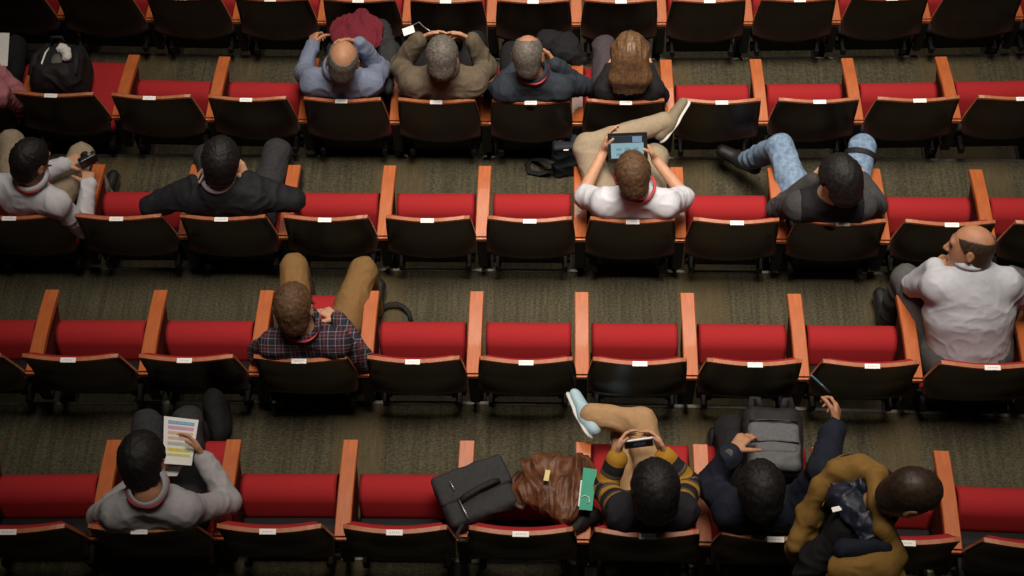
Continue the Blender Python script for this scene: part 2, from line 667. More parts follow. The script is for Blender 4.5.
def solid(name, prims, vs, m, parent, origin, disp=None, attr=None):
    """blend the solids into one closed surface; disp(points, normals) gives a push along the normal"""
    geo = [p for p in prims if p[0] in ('c', 'e', 'b')]
    lo = np.min([pr_bounds(p)[0] for p in geo], 0) - 3 * vs - .012
    hi = np.max([pr_bounds(p)[1] for p in geo], 0) + 3 * vs + .012
    n = np.ceil((hi - lo) / vs).astype(int) + 1
    F = np.full(n, .3, np.float32)
    for p in prims:
        q = p[1] if p[0] == 'sub' else p
        if p[0] == 'cut':
            ax = [lo[i] + vs * np.arange(n[i]) for i in range(3)]
            d = ((ax[0] - p[2][0]) * p[1][0])[:, None, None] + ((ax[1] - p[2][1]) * p[1][1])[None, :, None] + \
                ((ax[2] - p[2][2]) * p[1][2])[None, None, :]
            F = np.maximum(F, d.astype(np.float32))
            continue
        k = q[5] if q[0] in 'cb' else q[4]
        b0, b1 = pr_bounds(q)
        i0 = np.maximum(np.floor((b0 - k - 2.5 * vs - lo) / vs).astype(int), 0)
        i1 = np.minimum(np.ceil((b1 + k + 2.5 * vs - lo) / vs).astype(int) + 1, n)
        if (i1 <= i0).any():
            continue
        g = np.meshgrid(*[lo[i] + vs * np.arange(i0[i], i1[i]) for i in range(3)], indexing='ij')
        d = pr_dist(q, np.stack(g, -1)).astype(np.float32)
        sl = tuple(slice(i0[i], i1[i]) for i in range(3))
        if p[0] == 'sub':
            F[sl] = np.maximum(F[sl], -d)
        else:
            a = F[sl]
            h = np.maximum(k - np.abs(a - d), 0) / max(k, 1e-6)
            F[sl] = np.minimum(a, d) - h * h * k * .25
    ins = F < 0
    c8 = [ins[i:n[0] - 1 + i, j:n[1] - 1 + j, l:n[2] - 1 + l] for i in (0, 1) for j in (0, 1) for l in (0, 1)]
    cnt = sum(c.astype(np.int8) for c in c8)
    act = (cnt > 0) & (cnt < 8)
    idx = np.argwhere(act)
    vid = np.full(act.shape, -1, np.int32)
    vid[act] = np.arange(len(idx))
    acc = np.zeros((len(idx), 3))
    num = np.zeros(len(idx))
    cs = [(i, j, l) for i in (0, 1) for j in (0, 1) for l in (0, 1)]
    val = {c: F[idx[:, 0] + c[0], idx[:, 1] + c[1], idx[:, 2] + c[2]] for c in cs}
    for c in cs:
        for ax in range(3):
            if c[ax] == 0:
                e = list(c)
                e[ax] = 1
                a, b = val[c], val[tuple(e)]
                x = (a < 0) != (b < 0)
                t = np.where(x, a / np.where(x, a - b, 1), 0)
                pt = np.tile(np.array(c, float), (len(idx), 1))
                pt[:, ax] = t
                acc += pt * x[:, None]
                num += x
    V = lo + vs * (idx + acc / num[:, None])
    quads = []
    for ax in range(3):
        A = np.moveaxis(ins, ax, 0)
        cr = A[:-1] != A[1:]
        cr = np.moveaxis(cr, 0, ax)
        e = np.argwhere(cr)
        o1, o2 = [(1, 2), (2, 0), (0, 1)][ax]
        ok = (e[:, o1] > 0) & (e[:, o2] > 0)
        e = e[ok]
        flip = ~ins[e[:, 0], e[:, 1], e[:, 2]]
        qd = []
        for d1, d2 in ((1, 1), (0, 1), (0, 0), (1, 0)):
            f = e.copy()
            f[:, o1] -= d1
            f[:, o2] -= d2
            qd.append(vid[f[:, 0], f[:, 1], f[:, 2]])
        qd = np.stack(qd, 1)
        qd[flip] = qd[flip][:, ::-1]
        quads.append(qd)
    Qd = np.concatenate(quads)
    Qd = Qd[(Qd >= 0).all(1)]
    if disp is not None or attr is not None:
        G = []
        ii = np.clip(np.round((V - lo) / vs).astype(int), 1, n - 2)
        for ax in range(3):
            e = np.zeros(3, int)
            e[ax] = 1
            G.append(F[tuple((ii + e).T)] - F[tuple((ii - e).T)])
        Nn = np.stack(G, 1)
        Nn /= np.linalg.norm(Nn, axis=1)[:, None] + 1e-9
        at_v = attr(V) if attr is not None else None
        if disp is not None:
            V = V + Nn * disp(V, Nn)[:, None]
    me = bpy.data.meshes.new(name)
    me.vertices.add(len(V))
    me.vertices.foreach_set('co', (V - origin).astype(np.float32).ravel())
    me.loops.add(len(Qd) * 4)
    me.loops.foreach_set('vertex_index', Qd.astype(np.int32).ravel())
    me.polygons.add(len(Qd))
    me.polygons.foreach_set('loop_start', np.arange(0, len(Qd) * 4, 4, dtype=np.int32))
    me.update(calc_edges=True)
    if attr is not None:
        a = me.attributes.new('band', 'FLOAT', 'POINT')
        a.data.foreach_set('value', at_v.astype(np.float32))
    return link(name, me, m, parent, True)


def folds(amp, freq=9, seed=0.0, stretch=(1, 1, 1)):
    st = np.array(stretch, float)

    def f(V, N):
        p = V * st * freq + seed
        w = np.stack([vnoise(p * .6 + 7), vnoise(p * .6 + 17), vnoise(p * .6 + 31)], 1) * 2.2
        a = vnoise(p + w)
        b = vnoise(p * 2.3 + w + 11)
        return amp * ((1 - np.abs(2 * a - 1)) ** 2 - .35 + .45 * ((1 - np.abs(2 * b - 1)) ** 2 - .35))
    return f


def strands(c, u, amp, freq=26, seed=0.0, f=None):
    """hair: ridges running from the crown down"""
    u = unit(u)
    e1 = unit(np.cross(u, (.3, .9, .2)))
    e2 = np.cross(u, e1)

    def fn(V, N):
        q = V - c
        phi = np.arctan2(q @ e2, q @ e1)
        rr = np.linalg.norm(q, axis=1)
        el = (q @ u) / (rr + 1e-6)
        p = np.stack([np.cos(phi) * freq / 6, np.sin(phi) * freq / 6, el * 1.6 + seed], 1)
        p2 = np.stack([np.cos(phi) * freq / 2.2, np.sin(phi) * freq / 2.2, el * 2.5 + seed], 1)
        return amp * ((vnoise(p + 9) - .5) * .7 + (vnoise(p2 + 19) - .5) + (vnoise(V * 60) - .5) * .8)
    return fn


# ------------------------------------------------------------------ people
KP = 1.06          # people against the seat module
UA, FA, TH, SH = .295 * KP, .262 * KP, .43 * KP, .42 * KP


def on_ray(r, u, v, P, L, sign):
    """joint on the sight line (u, v) at bone length L from P; sign picks the upper or lower solution"""
    o = np.array(CAM_POS)
    d = unit(at(r, u, v, 0) - o)
    b = d @ (P - o)
    foot = o + d * b
    h2 = L * L - ((P - foot) @ (P - foot))
    if h2 <= 0:
        return P + unit(foot - P) * L
    return o + d * (b - sign * math.sqrt(h2))


def joint(r, s, P, L):
    """s = (u, v, 1 or -1) for a solved joint, or (u, v, height) for one at a known height"""
    if s[2] in (1, -1):
        return on_ray(r, s[0], s[1], P, L, s[2])
    q = at(r, *s)
    d = np.linalg.norm(q - P)
    return P + (q - P) * min(max(L / d, .8), 1.12) if not .9 < L / d < 1.1 else q


def hand_prims(wr, d, pn, side, curl=.4, spread=.02, s=KP * .95):
    """palm, four fingers of different lengths and a thumb from the side of the palm; side -1 left, +1 right"""
    d = unit(d)
    pn = unit(pn - (np.dot(pn, d)) * d)
    t = np.cross(d, pn) * side                    # towards the thumb
    P = []
    pc0, pc1 = wr + d * .012 * s, wr + d * .085 * s
    for o in (-.026, -.009, .009, .026):
        P.append(con(wr + d * .010 * s + t * o * .62 * s, pc1 + t * o * s, .0135 * s, .0115 * s, .012))
    L = {.028: (.040, .024, .019), .0095: (.045, .027, .020), -.0095: (.042, .025, .019), -.028: (.033, .019, .017)}
    for n, (o, seg) in enumerate(L.items()):
        p = wr + d * (.088 - .004 * abs(n - 1)) * s + t * o * s
        dd = unit(d + t * o * spread * 30)
        a = 0
        for i, l in enumerate(seg):
            a += curl * (.75, 1.0, .7)[i] * (1 + .12 * n)
            v = dd * math.cos(a) + pn * math.sin(a)
            q = p + v * l * s
            P.append(con(p, q, (.0088 - .0008 * i) * s, (.0082 - .0009 * i) * s, .003))
            p = q
    p = wr + d * .026 * s + t * .028 * s
    for i, (l, sp) in enumerate(((.042, .85), (.032, .55), (.026, .35))):
        v = unit(d * (1 - sp * .35) + t * sp + pn * (.25 + curl * .5 * i))
        q = p + v * l * s
        P.append(con(p, q, (.0125 - .0015 * i) * s, (.0105 - .0015 * i) * s, .008 if i == 0 else .003))
        p = q
    return P


def head_prims(c, f, u, s_, neck, k=KP):
    A = np.stack([s_, f, u])
    P = [ell(c + u * .018 * k - f * .008 * k, A, np.array((.075, .095, .090)) * k, .03),
         ell(c + f * .032 * k - u * .042 * k, A, np.array((.060, .058, .078)) * k, .03),
         con(c + f * .062 * k - u * .100 * k - s_ * .012, c + f * .062 * k - u * .100 * k + s_ * .012, .022 * k, .022 * k, .03),
         con(c + f * .082 * k + u * .022 * k - s_ * .03 * k, c + f * .082 * k + u * .022 * k + s_ * .03 * k, .011 * k, .011 * k, .02),
         con(c + f * .088 * k + u * .010 * k, c + f * .110 * k - u * .030 * k, .008 * k, .013 * k, .012),
         con(c + f * .098 * k - u * .034 * k - s_ * .012 * k, c + f * .098 * k - u * .034 * k + s_ * .012 * k, .008 * k, .008 * k, .008),
         con(c + f * .090 * k - u * .062 * k - s_ * .018 * k, c + f * .090 * k - u * .062 * k + s_ * .018 * k, .0065 * k, .0065 * k, .006),
         con(c + f * .088 * k - u * .073 * k - s_ * .015 * k, c + f * .088 * k - u * .073 * k + s_ * .015 * k, .0075 * k, .0075 * k, .006),
         con(neck, c - u * .05 * k - f * .022 * k, .060 * k, .054 * k, .03)]
    for e in (-1, 1):
        P.append(sub(ell(c + f * .092 * k + u * .004 * k + s_ * e * .031 * k, A, np.array((.017, .013, .012)) * k, .01)))
        ea = unit(s_ * e + f * -.35)
        B = np.stack([ea, unit(np.cross(u, ea)), u])
        P.append(ell(c + s_ * e * .079 * k - f * .012 * k - u * .006 * k, B, np.array((.010, .019, .032)) * k, .008))
        P.append(sub(ell(c + s_ * e * .090 * k - f * .010 * k - u * .004 * k, B, np.array((.006, .010, .019)) * k, .004)))
    return P


def hair_prims(c, f, u, s_, style, k=KP, crown=False):
    A = np.stack([s_, f, u])
    g = {'short': .012, 'crop': .006, 'full': .020, 'bald': .008, 'thin': .007, 'long': .020, 'bun': .020, 'bob': .024}[style]
    P = [ell(c + u * .018 * k - f * .008 * k, A, np.array((.075 + g, .095 + g, .090 + g)) * k, .02)]
    if style in ('short', 'crop', 'full', 'bald', 'thin'):
        # back of the head down to the nape
        P.append(ell(c - f * .040 * k - u * .055 * k, A, np.array((.058 + g * .7, .050 + g, .062)) * k, .03))
    if style in ('long', 'bob', 'bun'):
        P.append(ell(c - f * .035 * k - u * .045 * k, A, np.array((.072, .066, .080)) * k, .04))
    if style == 'bun':
        P.append(ell(c - f * .098 * k - u * .035 * k - s_ * .03, np.eye(3), np.array((.043, .043, .040)) * k, .015))
    if style == 'bob':
        P.append(ell(c - f * .015 * k - u * .085 * k, A, np.array((.085, .065, .055)) * k, .05))
    C = []
    # hairline: keep what lies above a plane running from the forehead to behind the ears
    nrm = unit(f * .80 - u * .60)
    off = c + f * (.052 if style not in ('full', 'bob', 'long', 'bun') else .066) * k + u * .055 * k
    C.append(cut(nrm, off))
    for e in (-1, 1):
        C.append(sub(ell(c + s_ * e * .085 * k - f * .008 * k - u * .012 * k, A, np.array((.022, .024, .036)) * k, .01)))
    if style in ('bald', 'thin'):
        rad = (.074, .120, .068) if style == 'bald' else (.054, .07, .05)
        C.append(sub(ell(c + u * .095 * k + f * (-.012 if style == 'bald' else .025) * k, A, np.array(rad) * k, .01)))
    if style == 'bald' and crown:
        C.append(sub(ell(c + (u * .78 - f * .58) * .102 * k, A, np.array((.056, .060, .056)) * k, .01)))
    if style in ('long',):
        C = C[:1]
    return P + C


def band_along(chain):
    """distance along the nearest limb, for rings of a knitted stripe"""
    def fn(V):
        best = np.full(len(V), 9.0)
        val = np.zeros(len(V))
        for a, b, s0 in chain:
            ab = b - a
            t = np.clip(((V - a) @ ab) / (ab @ ab), 0, 1)
            d = np.linalg.norm(V - a - t[:, None] * ab, axis=1)
            w = d < best
            best = np.where(w, d, best)
            val = np.where(w, s0 + t * np.linalg.norm(ab), val)
        return val
    return fn


ALL_HANDS = {}


def make_person(sp):
    r = sp['r']
    root_xy = sp.get('root')
    if root_xy is None:
        x = SEAT_X[(r, sp['j'])]
        th = row_rot(r, x)
        org = vec(x - .0, row_y(r, x), row_z(r))
        fw = vec(-math.sin(th), math.cos(th), 0)
    else:
        org, fw = np.array(root_xy, float), unit(sp['fw'])
    rt = vec(fw[1], -fw[0], 0)
    kk = KP * sp.get('size', 1.0)

    def loc(x_, y_, z_):
        return org + rt * x_ + fw * y_ + vec(0, 0, z_)
    shL = at(r, *sp['shL'])
    shR = at(r, *sp['shR'])
    lat = unit(shR - shL)
    pel = loc(*sp['pel']) if 'pel' in sp else loc(0, -.345, .545)
    mid = (shL + shR) / 2
    spine = unit(mid - pel)
    front = unit(np.cross(vec(0, 0, 1), lat))
    front = unit(front - spine * (front @ spine))
    neck = mid + front * .020 * kk + spine * .092 * kk
    if len(sp['head']) == 3:
        hc = at(r, *sp['head'])
    else:
        hc = on_ray(r, *sp['head'], neck, .160 * kk, 1)
    neck = neck + front * np.clip(.32 * ((hc - neck) @ front), 0, .06)
    f = unit(sp['face'])
    u0 = unit(hc - neck + vec(0, 0, .12))
    s_ = unit(np.cross(f, sp.get('up', u0)))
    u = np.cross(s_, f)
    chest = mid - spine * .14 * kk
    waist = pel + (chest - pel) * .42 + front * (-.012)
    hips = [pel + lat * .088 * kk * e - vec(0, 0, .0) for e in (-1, 1)]
    arms = {}
    for key, s0, side in (('L', shL, -1), ('R', shR, 1)):
        a = sp[key]
        el = joint(r, a['el'], s0, UA * sp.get('size', 1))
        wr = joint(r, a['wr'], el, FA * sp.get('size', 1))
        hd = unit(wr - el) if 'to' not in a else unit(at(r, a['to'][0], a['to'][1], wr[2] - row_z(r) + a.get('dz', 0)) - wr)
        arms[key] = (s0, el, wr, hd, side, vec(*a.get('pn', (0, 0, -1))), a.get('curl', .5))
    legs = {}
    for key, hp, e in (('l', hips[0], -1), ('r', hips[1], 1)):
        a = sp['l' if key == 'l' else 'rr']
        kn = joint(r, a['kn'], hp, TH) if len(a['kn']) == 3 else hp + unit(loc(*a['kn'][:3]) - hp) * TH
        if 'an' in a:
            an = joint(r, a['an'], kn, SH)
        elif 'foot' in a:
            an = kn + unit(loc(*a['foot']) - kn) * SH
        else:
            an = loc((kn - org) @ rt, min((kn - org) @ fw + .05, .47), .085)
            an = kn + unit(an - kn) * SH
            an[2] = max(an[2], org[2] + .08)
        td = vec(*a['toe']) if 'toe' in a else fw + rt * .12 * e
        legs[key] = (hp, kn, an, unit(td))
    root = empty('person', org)
    tag(root, sp['label'], 'person')
    wd = sp.get('wide', 1.0)
    dep = sp.get('deep', 1.0)

    def torso(g, low=True):
        P = []
        if low:
            P.append(con(pel, waist, (.150 * wd + g) * kk, (.132 * wd + g) * kk, .03, (front, .74 * dep)))
        P.append(con(waist, chest, (.132 * wd + g) * kk, (.150 * wd + g) * kk, .04, (front, .66 * dep)))
        P.append(con(chest, mid - spine * .035 * kk, (.150 * wd + g) * kk, (.105 * wd + g) * kk, .04, (front, .66 * dep)))
        if sp.get('rest', True):
            P.append(cut(-fw - vec(0, 0, .24), loc(0, -.522 - g * .25 + (.012 if g == 0 else 0), .90)))
        for s0 in (shL, shR):
            P.append(con(neck - spine * .035 * kk, s0 + (mid - s0) * .05, (.050 + g) * kk, (.050 + g) * kk, .05))
            P.append(con(mid - spine * .07 * kk, s0, (.070 + g) * kk, (.050 + g) * kk, .05))
        return P

    def arm(key, g, cuff=1.0, taper=1.0):
        s0, el, wr, hd, side, pn, cu = arms[key]
        if cuff > 1:
            e = el + (wr - el) * (cuff - 1)
            return [con(s0, el, (.049 + g) * kk, (.040 + g) * kk, .035),
                    con(el, e, (.040 + g) * kk, (.040 + (.029 - .040) * (cuff - 1) + g * taper) * kk, .02)]
        return [con(s0, s0 + (el - s0) * cuff, (.049 + g) * kk, (.047 + g * 1.5) * kk, .035)]

    def leg(key, g):
        hp, kn, an, td = legs[key]
        return [con(hp, kn, (.083 + g) * kk, (.056 + g) * kk, .03), con(kn, an + unit(an - kn) * (.03 if g else 0), (.054 + g) * kk, (.040 + g) * kk, .02)]
    def sole_dir(key):
        hp, kn, an, td = legs[key]
        sw = unit(np.cross(td, an - kn))
        dn = unit(np.cross(sw, td))
        if dn @ (an - kn) < 0:
            dn = -dn
        a = sp['l' if key == 'l' else 'rr']
        if 'sole_dir' in a:
            dn = vec(*a['sole_dir'])
            dn = unit(dn - td * (dn @ td))
        return dn
    # body: one continuous figure
    B = torso(0) + leg('l', 0) + leg('r', 0) + arm('L', -.004, 2) + arm('R', -.004, 2)
    for key in 'lr':
        hp, kn, an, td = legs[key]
        dn = sole_dir(key)
        B.append(con(an + dn * .03, an + td * .13 + dn * .048, .026, .020, .01))
    for key in 'LR':
        s0, el, wr, hd, side, pn, cu = arms[key]
        B += hand_prims(wr, hd, pn, side, cu)
    B += head_prims(hc, f, u, s_, neck)
    body = solid('body', B, .0068, sp.get('skin', 'skin_light'), root, org)
    for e in (-1, 1):
        bm = bmesh.new()
        bmesh.ops.create_uvsphere(bm, u_segments=14, v_segments=9, radius=.0125 * KP)
        bmesh.ops.translate(bm, verts=bm.verts, vec=Vector(hc + (f * .079 + u * .004 + s_ * e * .031) * KP - org))
        from_bm('eye', bm, 'eye_dark', root, smooth=True)
    # hair
    if sp.get('hair'):
        st, hm = sp['hair'][:2]
        H = hair_prims(hc, f, u, s_, st, KP, sp.get('crown'))
        amp = {'crop': .002, 'bald': .002, 'thin': .002, 'long': .008}.get(st, .005)
        if st == 'long':
            back = -front
            for i in range(7):
                o = (i - 3) / 3
                jit = (0, -.012, .008, -.02, .010, -.008, .004)[i]
                p0 = hc + u * .02 - f * .06 + s_ * o * .058
                p1 = hc - u * .09 - f * .095 + s_ * o * .080
                p2 = at(r, *sp['hair_end'][0:2], sp['hair_end'][2]) + lat * o * .066 + vec(0, 0, jit)
                H.insert(1, con(p0, p1, .042, .040, .03))
                H.insert(1, con(p1, p2, .038, .017, .02))
            for e in (-1, 1):
                H.insert(1, con(hc + s_ * e * .070 + u * .03, hc + s_ * e * .074 - u * .12 - f * .05, .032, .030, .03))
            H.insert(1, con(hc - f * .07 - u * .06, at(r, sp['hair_end'][0], sp['hair_end'][1], sp['hair_end'][2]) + vec(0, 0, .02), .050, .028, .03))
            H = [h for h in H if h[0] != 'cut'] + [h for h in H if h[0] == 'cut']
        solid('hair', H, .0045, hm, root, org,
              folds(.007, 26, 4, (1, .22, .22)) if st == 'long' else strands(hc - f * .03 * KP, u * .8 - f * .5, amp))
    # top
    sm, slv = sp['top']
    g = sp.get('loose', .011)
    P = torso(g) + arm('L', g, slv) + arm('R', g, slv)
    # neck opening
    P.append(sub(ell(neck + spine * .050 * kk + front * .03 * kk, np.stack([lat, front, spine]), np.array((.054, .058, .040)) * kk, .01)))
    seed = len(ALL_HANDS) * 3.7
    attr = None
    if sp.get('banded'):
        attr = band_along([(mid, shL, -.5), (shL, arms['L'][1], .2), (arms['L'][1], arms['L'][2], .2 + UA),
                           (mid, shR, -.5), (shR, arms['R'][1], .2), (arms['R'][1], arms['R'][2], .2 + UA), (mid, pel, -.2)])
    shirt = solid(sp.get('top_name', 'shirt'), P, .0075, sm, root, org, folds(sp.get('fold', .010), sp.get('ff', 9), seed), attr)
    if sp.get('collar'):
        bm = bmesh.new()
        ring = []
        cc = neck + spine * .030 * kk
        Rg = []
        for i in range(25):
            a = math.radians(-155 + 310 * i / 24) - math.pi / 2
            o = lat * math.cos(a) * .070 * kk + front * (math.sin(a) * .072 * kk + .018)
            n_ = unit(lat * math.cos(a) + front * math.sin(a))
            h = sp.get('collar_h', .034) * kk
            b0 = cc + o - spine * .005
            Rg.append([b0 - org, b0 + spine * h - n_ * .006 - org, b0 + spine * (h + .003) + n_ * .002 - org,
                       b0 + spine * .008 + n_ * .020 - org, b0 - spine * .012 + n_ * .018 - org])
        V = add_grid(bm, Rg, closed_v=True)
        bm.faces.new(V[0])
        bm.faces.new(V[-1][::-1])
        from_bm('collar', bm, sp.get('collar_mat', sm), root, smooth=True)
    if sp.get('vest'):
        P = torso(g + .010)
        P += [cut(lat, mid + lat * .150 * kk), cut(-lat, mid - lat * .150 * kk)]
        P.append(sub(ell(neck + spine * .05 * kk + front * .03 * kk, np.stack([lat, front, spine]), np.array((.07, .075, .06)) * kk, .01)))
        solid('vest', P, .0075, sp['vest'], root, org, folds(.006, 8, 2))
    # trousers
    tm = sp['trousers']
    P = [con(pel - lat * .05, pel + lat * .05, (.125 * wd + .012) * kk, (.125 * wd + .012) * kk, .04, (front, .9))]
    P += leg('l', .012) + leg('r', .012)
    solid('trousers', P, .0085, tm, root, org, folds(sp.get('tfold', .009), 8, seed + 5))
    # shoes
    for key in 'lr':
        hp, kn, an, td = legs[key]
        dn = sole_dir(key)
        heel = an + dn * .045 - td * .035
        toe = heel + td * .215
        P = [con(heel, heel + td * .08, .042, .044, .02, (dn, .85)), con(heel + td * .08, toe, .044, .036, .03, (dn, .75)),
             con(an - dn * .008, heel + td * .055, .043, .046, .03)]
        solid('sock', [con(an + unit(kn - an) * .04, an + dn * .015, .043, .044, .01)], .007, sp.get('sock', 'cloth_black'), root, org)
        sh = solid('shoe', P, .006, sp.get('shoe', 'shoe_black'), root, org)
        P = [con(heel + dn * .034, heel + td * .09 + dn * .034, .043, .040, .01, (dn, .28)),
             con(heel + td * .09 + dn * .034, toe + dn * .026, .040, .041, .01, (dn, .28))]
        sole = solid('sole', P, .005, sp.get('sole', 'sole_dark'), sh, org)
    # lanyard ribbon round the neck
    if sp.get('lanyard'):
        bm = bmesh.new()
        cc = neck + spine * .034 * kk
        pts = []
        for i in range(41):
            a = math.radians(-150 + 300 * i / 40) - math.pi / 2
            rr = .083 + .002 * math.sin(i * .6)
            p = cc + lat * math.cos(a) * rr * kk + front * (math.sin(a) * rr * kk + .016) + spine * (.014 * -math.sin(a) - .004)
            pts.append(p - org)
        pts = [pts[0] + (front * .05 - spine * .12)] + pts + [pts[-1] + (front * .05 - spine * .12)]
        add_tube(bm, pts, .0075, 8, flat=.3, up=tuple(spine))
        from_bm('lanyard', bm, 'lanyard_red', root, smooth=True)
    ALL_HANDS[sp['label']] = (arms, legs, org, root, dict(mid=mid, front=front, spine=spine, lat=lat, neck=neck, hc=hc, pel=pel, f=f, u=u, s=s_))
    return root


def skin_mat(name, c):
    mat(name, c, .55, .08, 40, spec=.35)
    MATS[name].node_tree.nodes['Principled BSDF'].inputs['Subsurface Weight'].default_value = .08


skin_mat('skin_light', (.50, .27, .17))
skin_mat('skin_tan', (.40, .20, .115))
skin_mat('skin_pale', (.52, .30, .20))
mat('eye_dark', (.03, .02, .018), .25, .1, 50)
mat('hair_black', (.010, .009, .009), .55, .3, 60, spec=.3, bump=.3, bscale=220)
mat('hair_dark_brown', (.035, .020, .012), .5, .35, 60)
mat('hair_brown', (.085, .045, .022), .6, .4, 70, spec=.3, bump=.3, bscale=220)
mat('hair_light_brown', (.085, .042, .019), .45, .4, 60, col2=(.17, .092, .042))
mat('hair_grey', (.060, .052, .043), .65, .4, 90, col2=(.15, .135, .115))
mat('hair_grey_light', (.16, .14, .12), .55, .3, 90, col2=(.34, .31, .28))
mat('lanyard_red', (.42, .020, .028), .6, .1, 60)
mat('shoe_black', (.012, .012, .013), .5, .2, 40)
mat('sole_dark', (.02, .02, .02), .7, .2, 40)
mat('cloth_blue_grey', (.155, .185, .27), .8, .10, 60, bump=.1, bscale=300, spec=.2)
mat('cloth_olive', (.120, .095, .066), .85, .14, 70, bump=.2, bscale=350, spec=.2)
mat('cloth_dark_navy', (.026, .034, .046), .8, .15, 70, bump=.1, bscale=300, spec=.2)
mat('cloth_black', (.012, .012, .014), .85, .2, 60, bump=.1, bscale=300, spec=.2)
mat('cloth_charcoal', (.030, .031, .034), .85, .2, 60, bump=.1, bscale=300, spec=.2)
mat('cloth_suit', (.010, .011, .014), .75, .2, 60, spec=.25)
mat('cloth_white', (.60, .62, .68), .8, .04, 40, spec=.2)
mat('cloth_white_grey', (.52, .53, .57), .8, .05, 40, spec=.2)
mat('cloth_pale', (.44, .46, .51), .8, .05, 40, spec=.2)
mat('cloth_grey', (.33, .32, .34), .8, .06, 50, bump=.08, bscale=300, spec=.2)
mat('cloth_grey_knit', (.050, .050, .052), .9, .25, 140, bump=.2, bscale=350, spec=.15)
mat('cloth_navy', (.010, .013, .024), .8, .15, 60, bump=.1, bscale=300, spec=.2)
mat('cloth_pink', (.42, .16, .19), .8, .1, 60, spec=.2)
mat('khaki', (.31, .25, .175), .85, .07, 60, bump=.1, bscale=300, spec=.2)
mat('khaki_brown', (.20, .112, .042), .85, .08, 60, bump=.1, bscale=300, spec=.2)
mat('khaki_tan', (.38, .235, .12), .85, .07, 60, bump=.1, bscale=300, spec=.2)
mat('trouser_grey', (.085, .085, .085), .85, .1, 60, bump=.1, bscale=300, spec=.2)
mat('trouser_plum', (.060, .048, .055), .85, .1, 60, bump=.1, bscale=300, spec=.2)
mat('denim', (.12, .19, .30), .85, .14, 40, bump=.15, bscale=300, spec=.2, col2=(.24, .34, .48))
mat('suede_tan', (.20, .165, .11), .85, .1, 60)
mat('sneaker_blue', (.36, .52, .60), .7, .08, 60)
mat('sole_white', (.6, .6, .58), .7, .05, 40)
mat('mustard', (.24, .135, .035), .85, .08, 60, bump=.12, bscale=300, spec=.2)
mat('navy_satin', (.014, .018, .036), .48, .2, 30, spec=.5)


def striped_knit():
    m = bpy.data.materials.new('knit_stripes')
    nt, b = nodes_of(m)
    N, L = nt.nodes, nt.links
    a = N.new('ShaderNodeAttribute')
    a.attribute_name = 'band'
    w = N.new('ShaderNodeMath')
    w.operation = 'MULTIPLY'
    w.inputs[1].default_value = 1 / .105
    fr = N.new('ShaderNodeMath')
    fr.operation = 'FRACT'
    L.new(a.outputs['Fac'], w.inputs[0])
    L.new(w.outputs[0], fr.inputs[0])
    rp = N.new('ShaderNodeValToRGB')
    rp.color_ramp.interpolation = 'CONSTANT'
    el = rp.color_ramp.elements
    el[0].position, el[0].color = 0, (.018, .018, .022, 1)
    el[1].position, el[1].color = .36, (.34, .175, .022, 1)
    for p, c in ((.72, (.05, .040, .035, 1)), (.80, (.10, .075, .05, 1)), (.9, (.018, .018, .022, 1))):
        e = el.new(p)
        e.color = c
    L.new(fr.outputs[0], rp.inputs[0])
    # plain dark yoke where the distance is short or on the trunk
    gt = N.new('ShaderNodeMath')
    gt.operation = 'GREATER_THAN'
    gt.inputs[1].default_value = .197
    L.new(a.outputs['Fac'], gt.inputs[0])
    mx = N.new('ShaderNodeMix')
    mx.data_type = 'RGBA'
    mx.inputs[6].default_value = (.018, .018, .022, 1)
    L.new(gt.outputs[0], mx.inputs[0])
    L.new(rp.outputs[0], mx.inputs[7])
    L.new(mx.outputs[2], b.inputs['Base Color'])
    b.inputs['Roughness'].default_value = .9
    b.inputs['Specular IOR Level'].default_value = .15
    MATS['knit_stripes'] = m


def plaid():
    m = bpy.data.materials.new('plaid')
    nt, b = nodes_of(m)
    N, L = nt.nodes, nt.links
    tc = N.new('ShaderNodeTexCoord')
    sx = N.new('ShaderNodeSeparateXYZ')
    L.new(tc.outputs['Object'], sx.inputs[0])

    def math_(op, a, v=None):
        n = N.new('ShaderNodeMath')
        n.operation = op
        if isinstance(a, (int, float)):
            n.inputs[0].default_value = a
        else:
            L.new(a, n.inputs[0])
        if v is not None:
            if isinstance(v, (int, float)):
                n.inputs[1].default_value = v
            else:
                L.new(v, n.inputs[1])
        return n.outputs[0]

    def line(src, per, w, ph=0.0):
        return math_('LESS_THAN', math_('FRACT', math_('ADD', math_('DIVIDE', src, per), ph)), w)
    yz = math_('ADD', sx.outputs['Y'], math_('MULTIPLY', sx.outputs['Z'], .7))
    l1 = math_('ADD', line(sx.outputs['X'], .036, .13), line(yz, .040, .13))
    l2 = math_('ADD', line(sx.outputs['X'], .072, .10, .27), line(yz, .080, .10, .27))

    def mix(f, c0, c1):
        x = N.new('ShaderNodeMix')
        x.data_type = 'RGBA'
        L.new(f, x.inputs[0])
        if isinstance(c0, tuple):
            x.inputs[6].default_value = c0
        else:
            L.new(c0, x.inputs[6])
        x.inputs[7].default_value = c1
        return x.outputs[2]
    c = mix(math_('MULTIPLY', l1, .34), (.020, .020, .032, 1), (.30, .27, .30, 1))
    c = mix(math_('MULTIPLY', l2, .36), c, (.30, .05, .05, 1))
    L.new(c, b.inputs['Base Color'])
    b.inputs['Roughness'].default_value = .85
    b.inputs['Specular IOR Level'].default_value = .2
    MATS['plaid'] = m


striped_knit()
plaid()

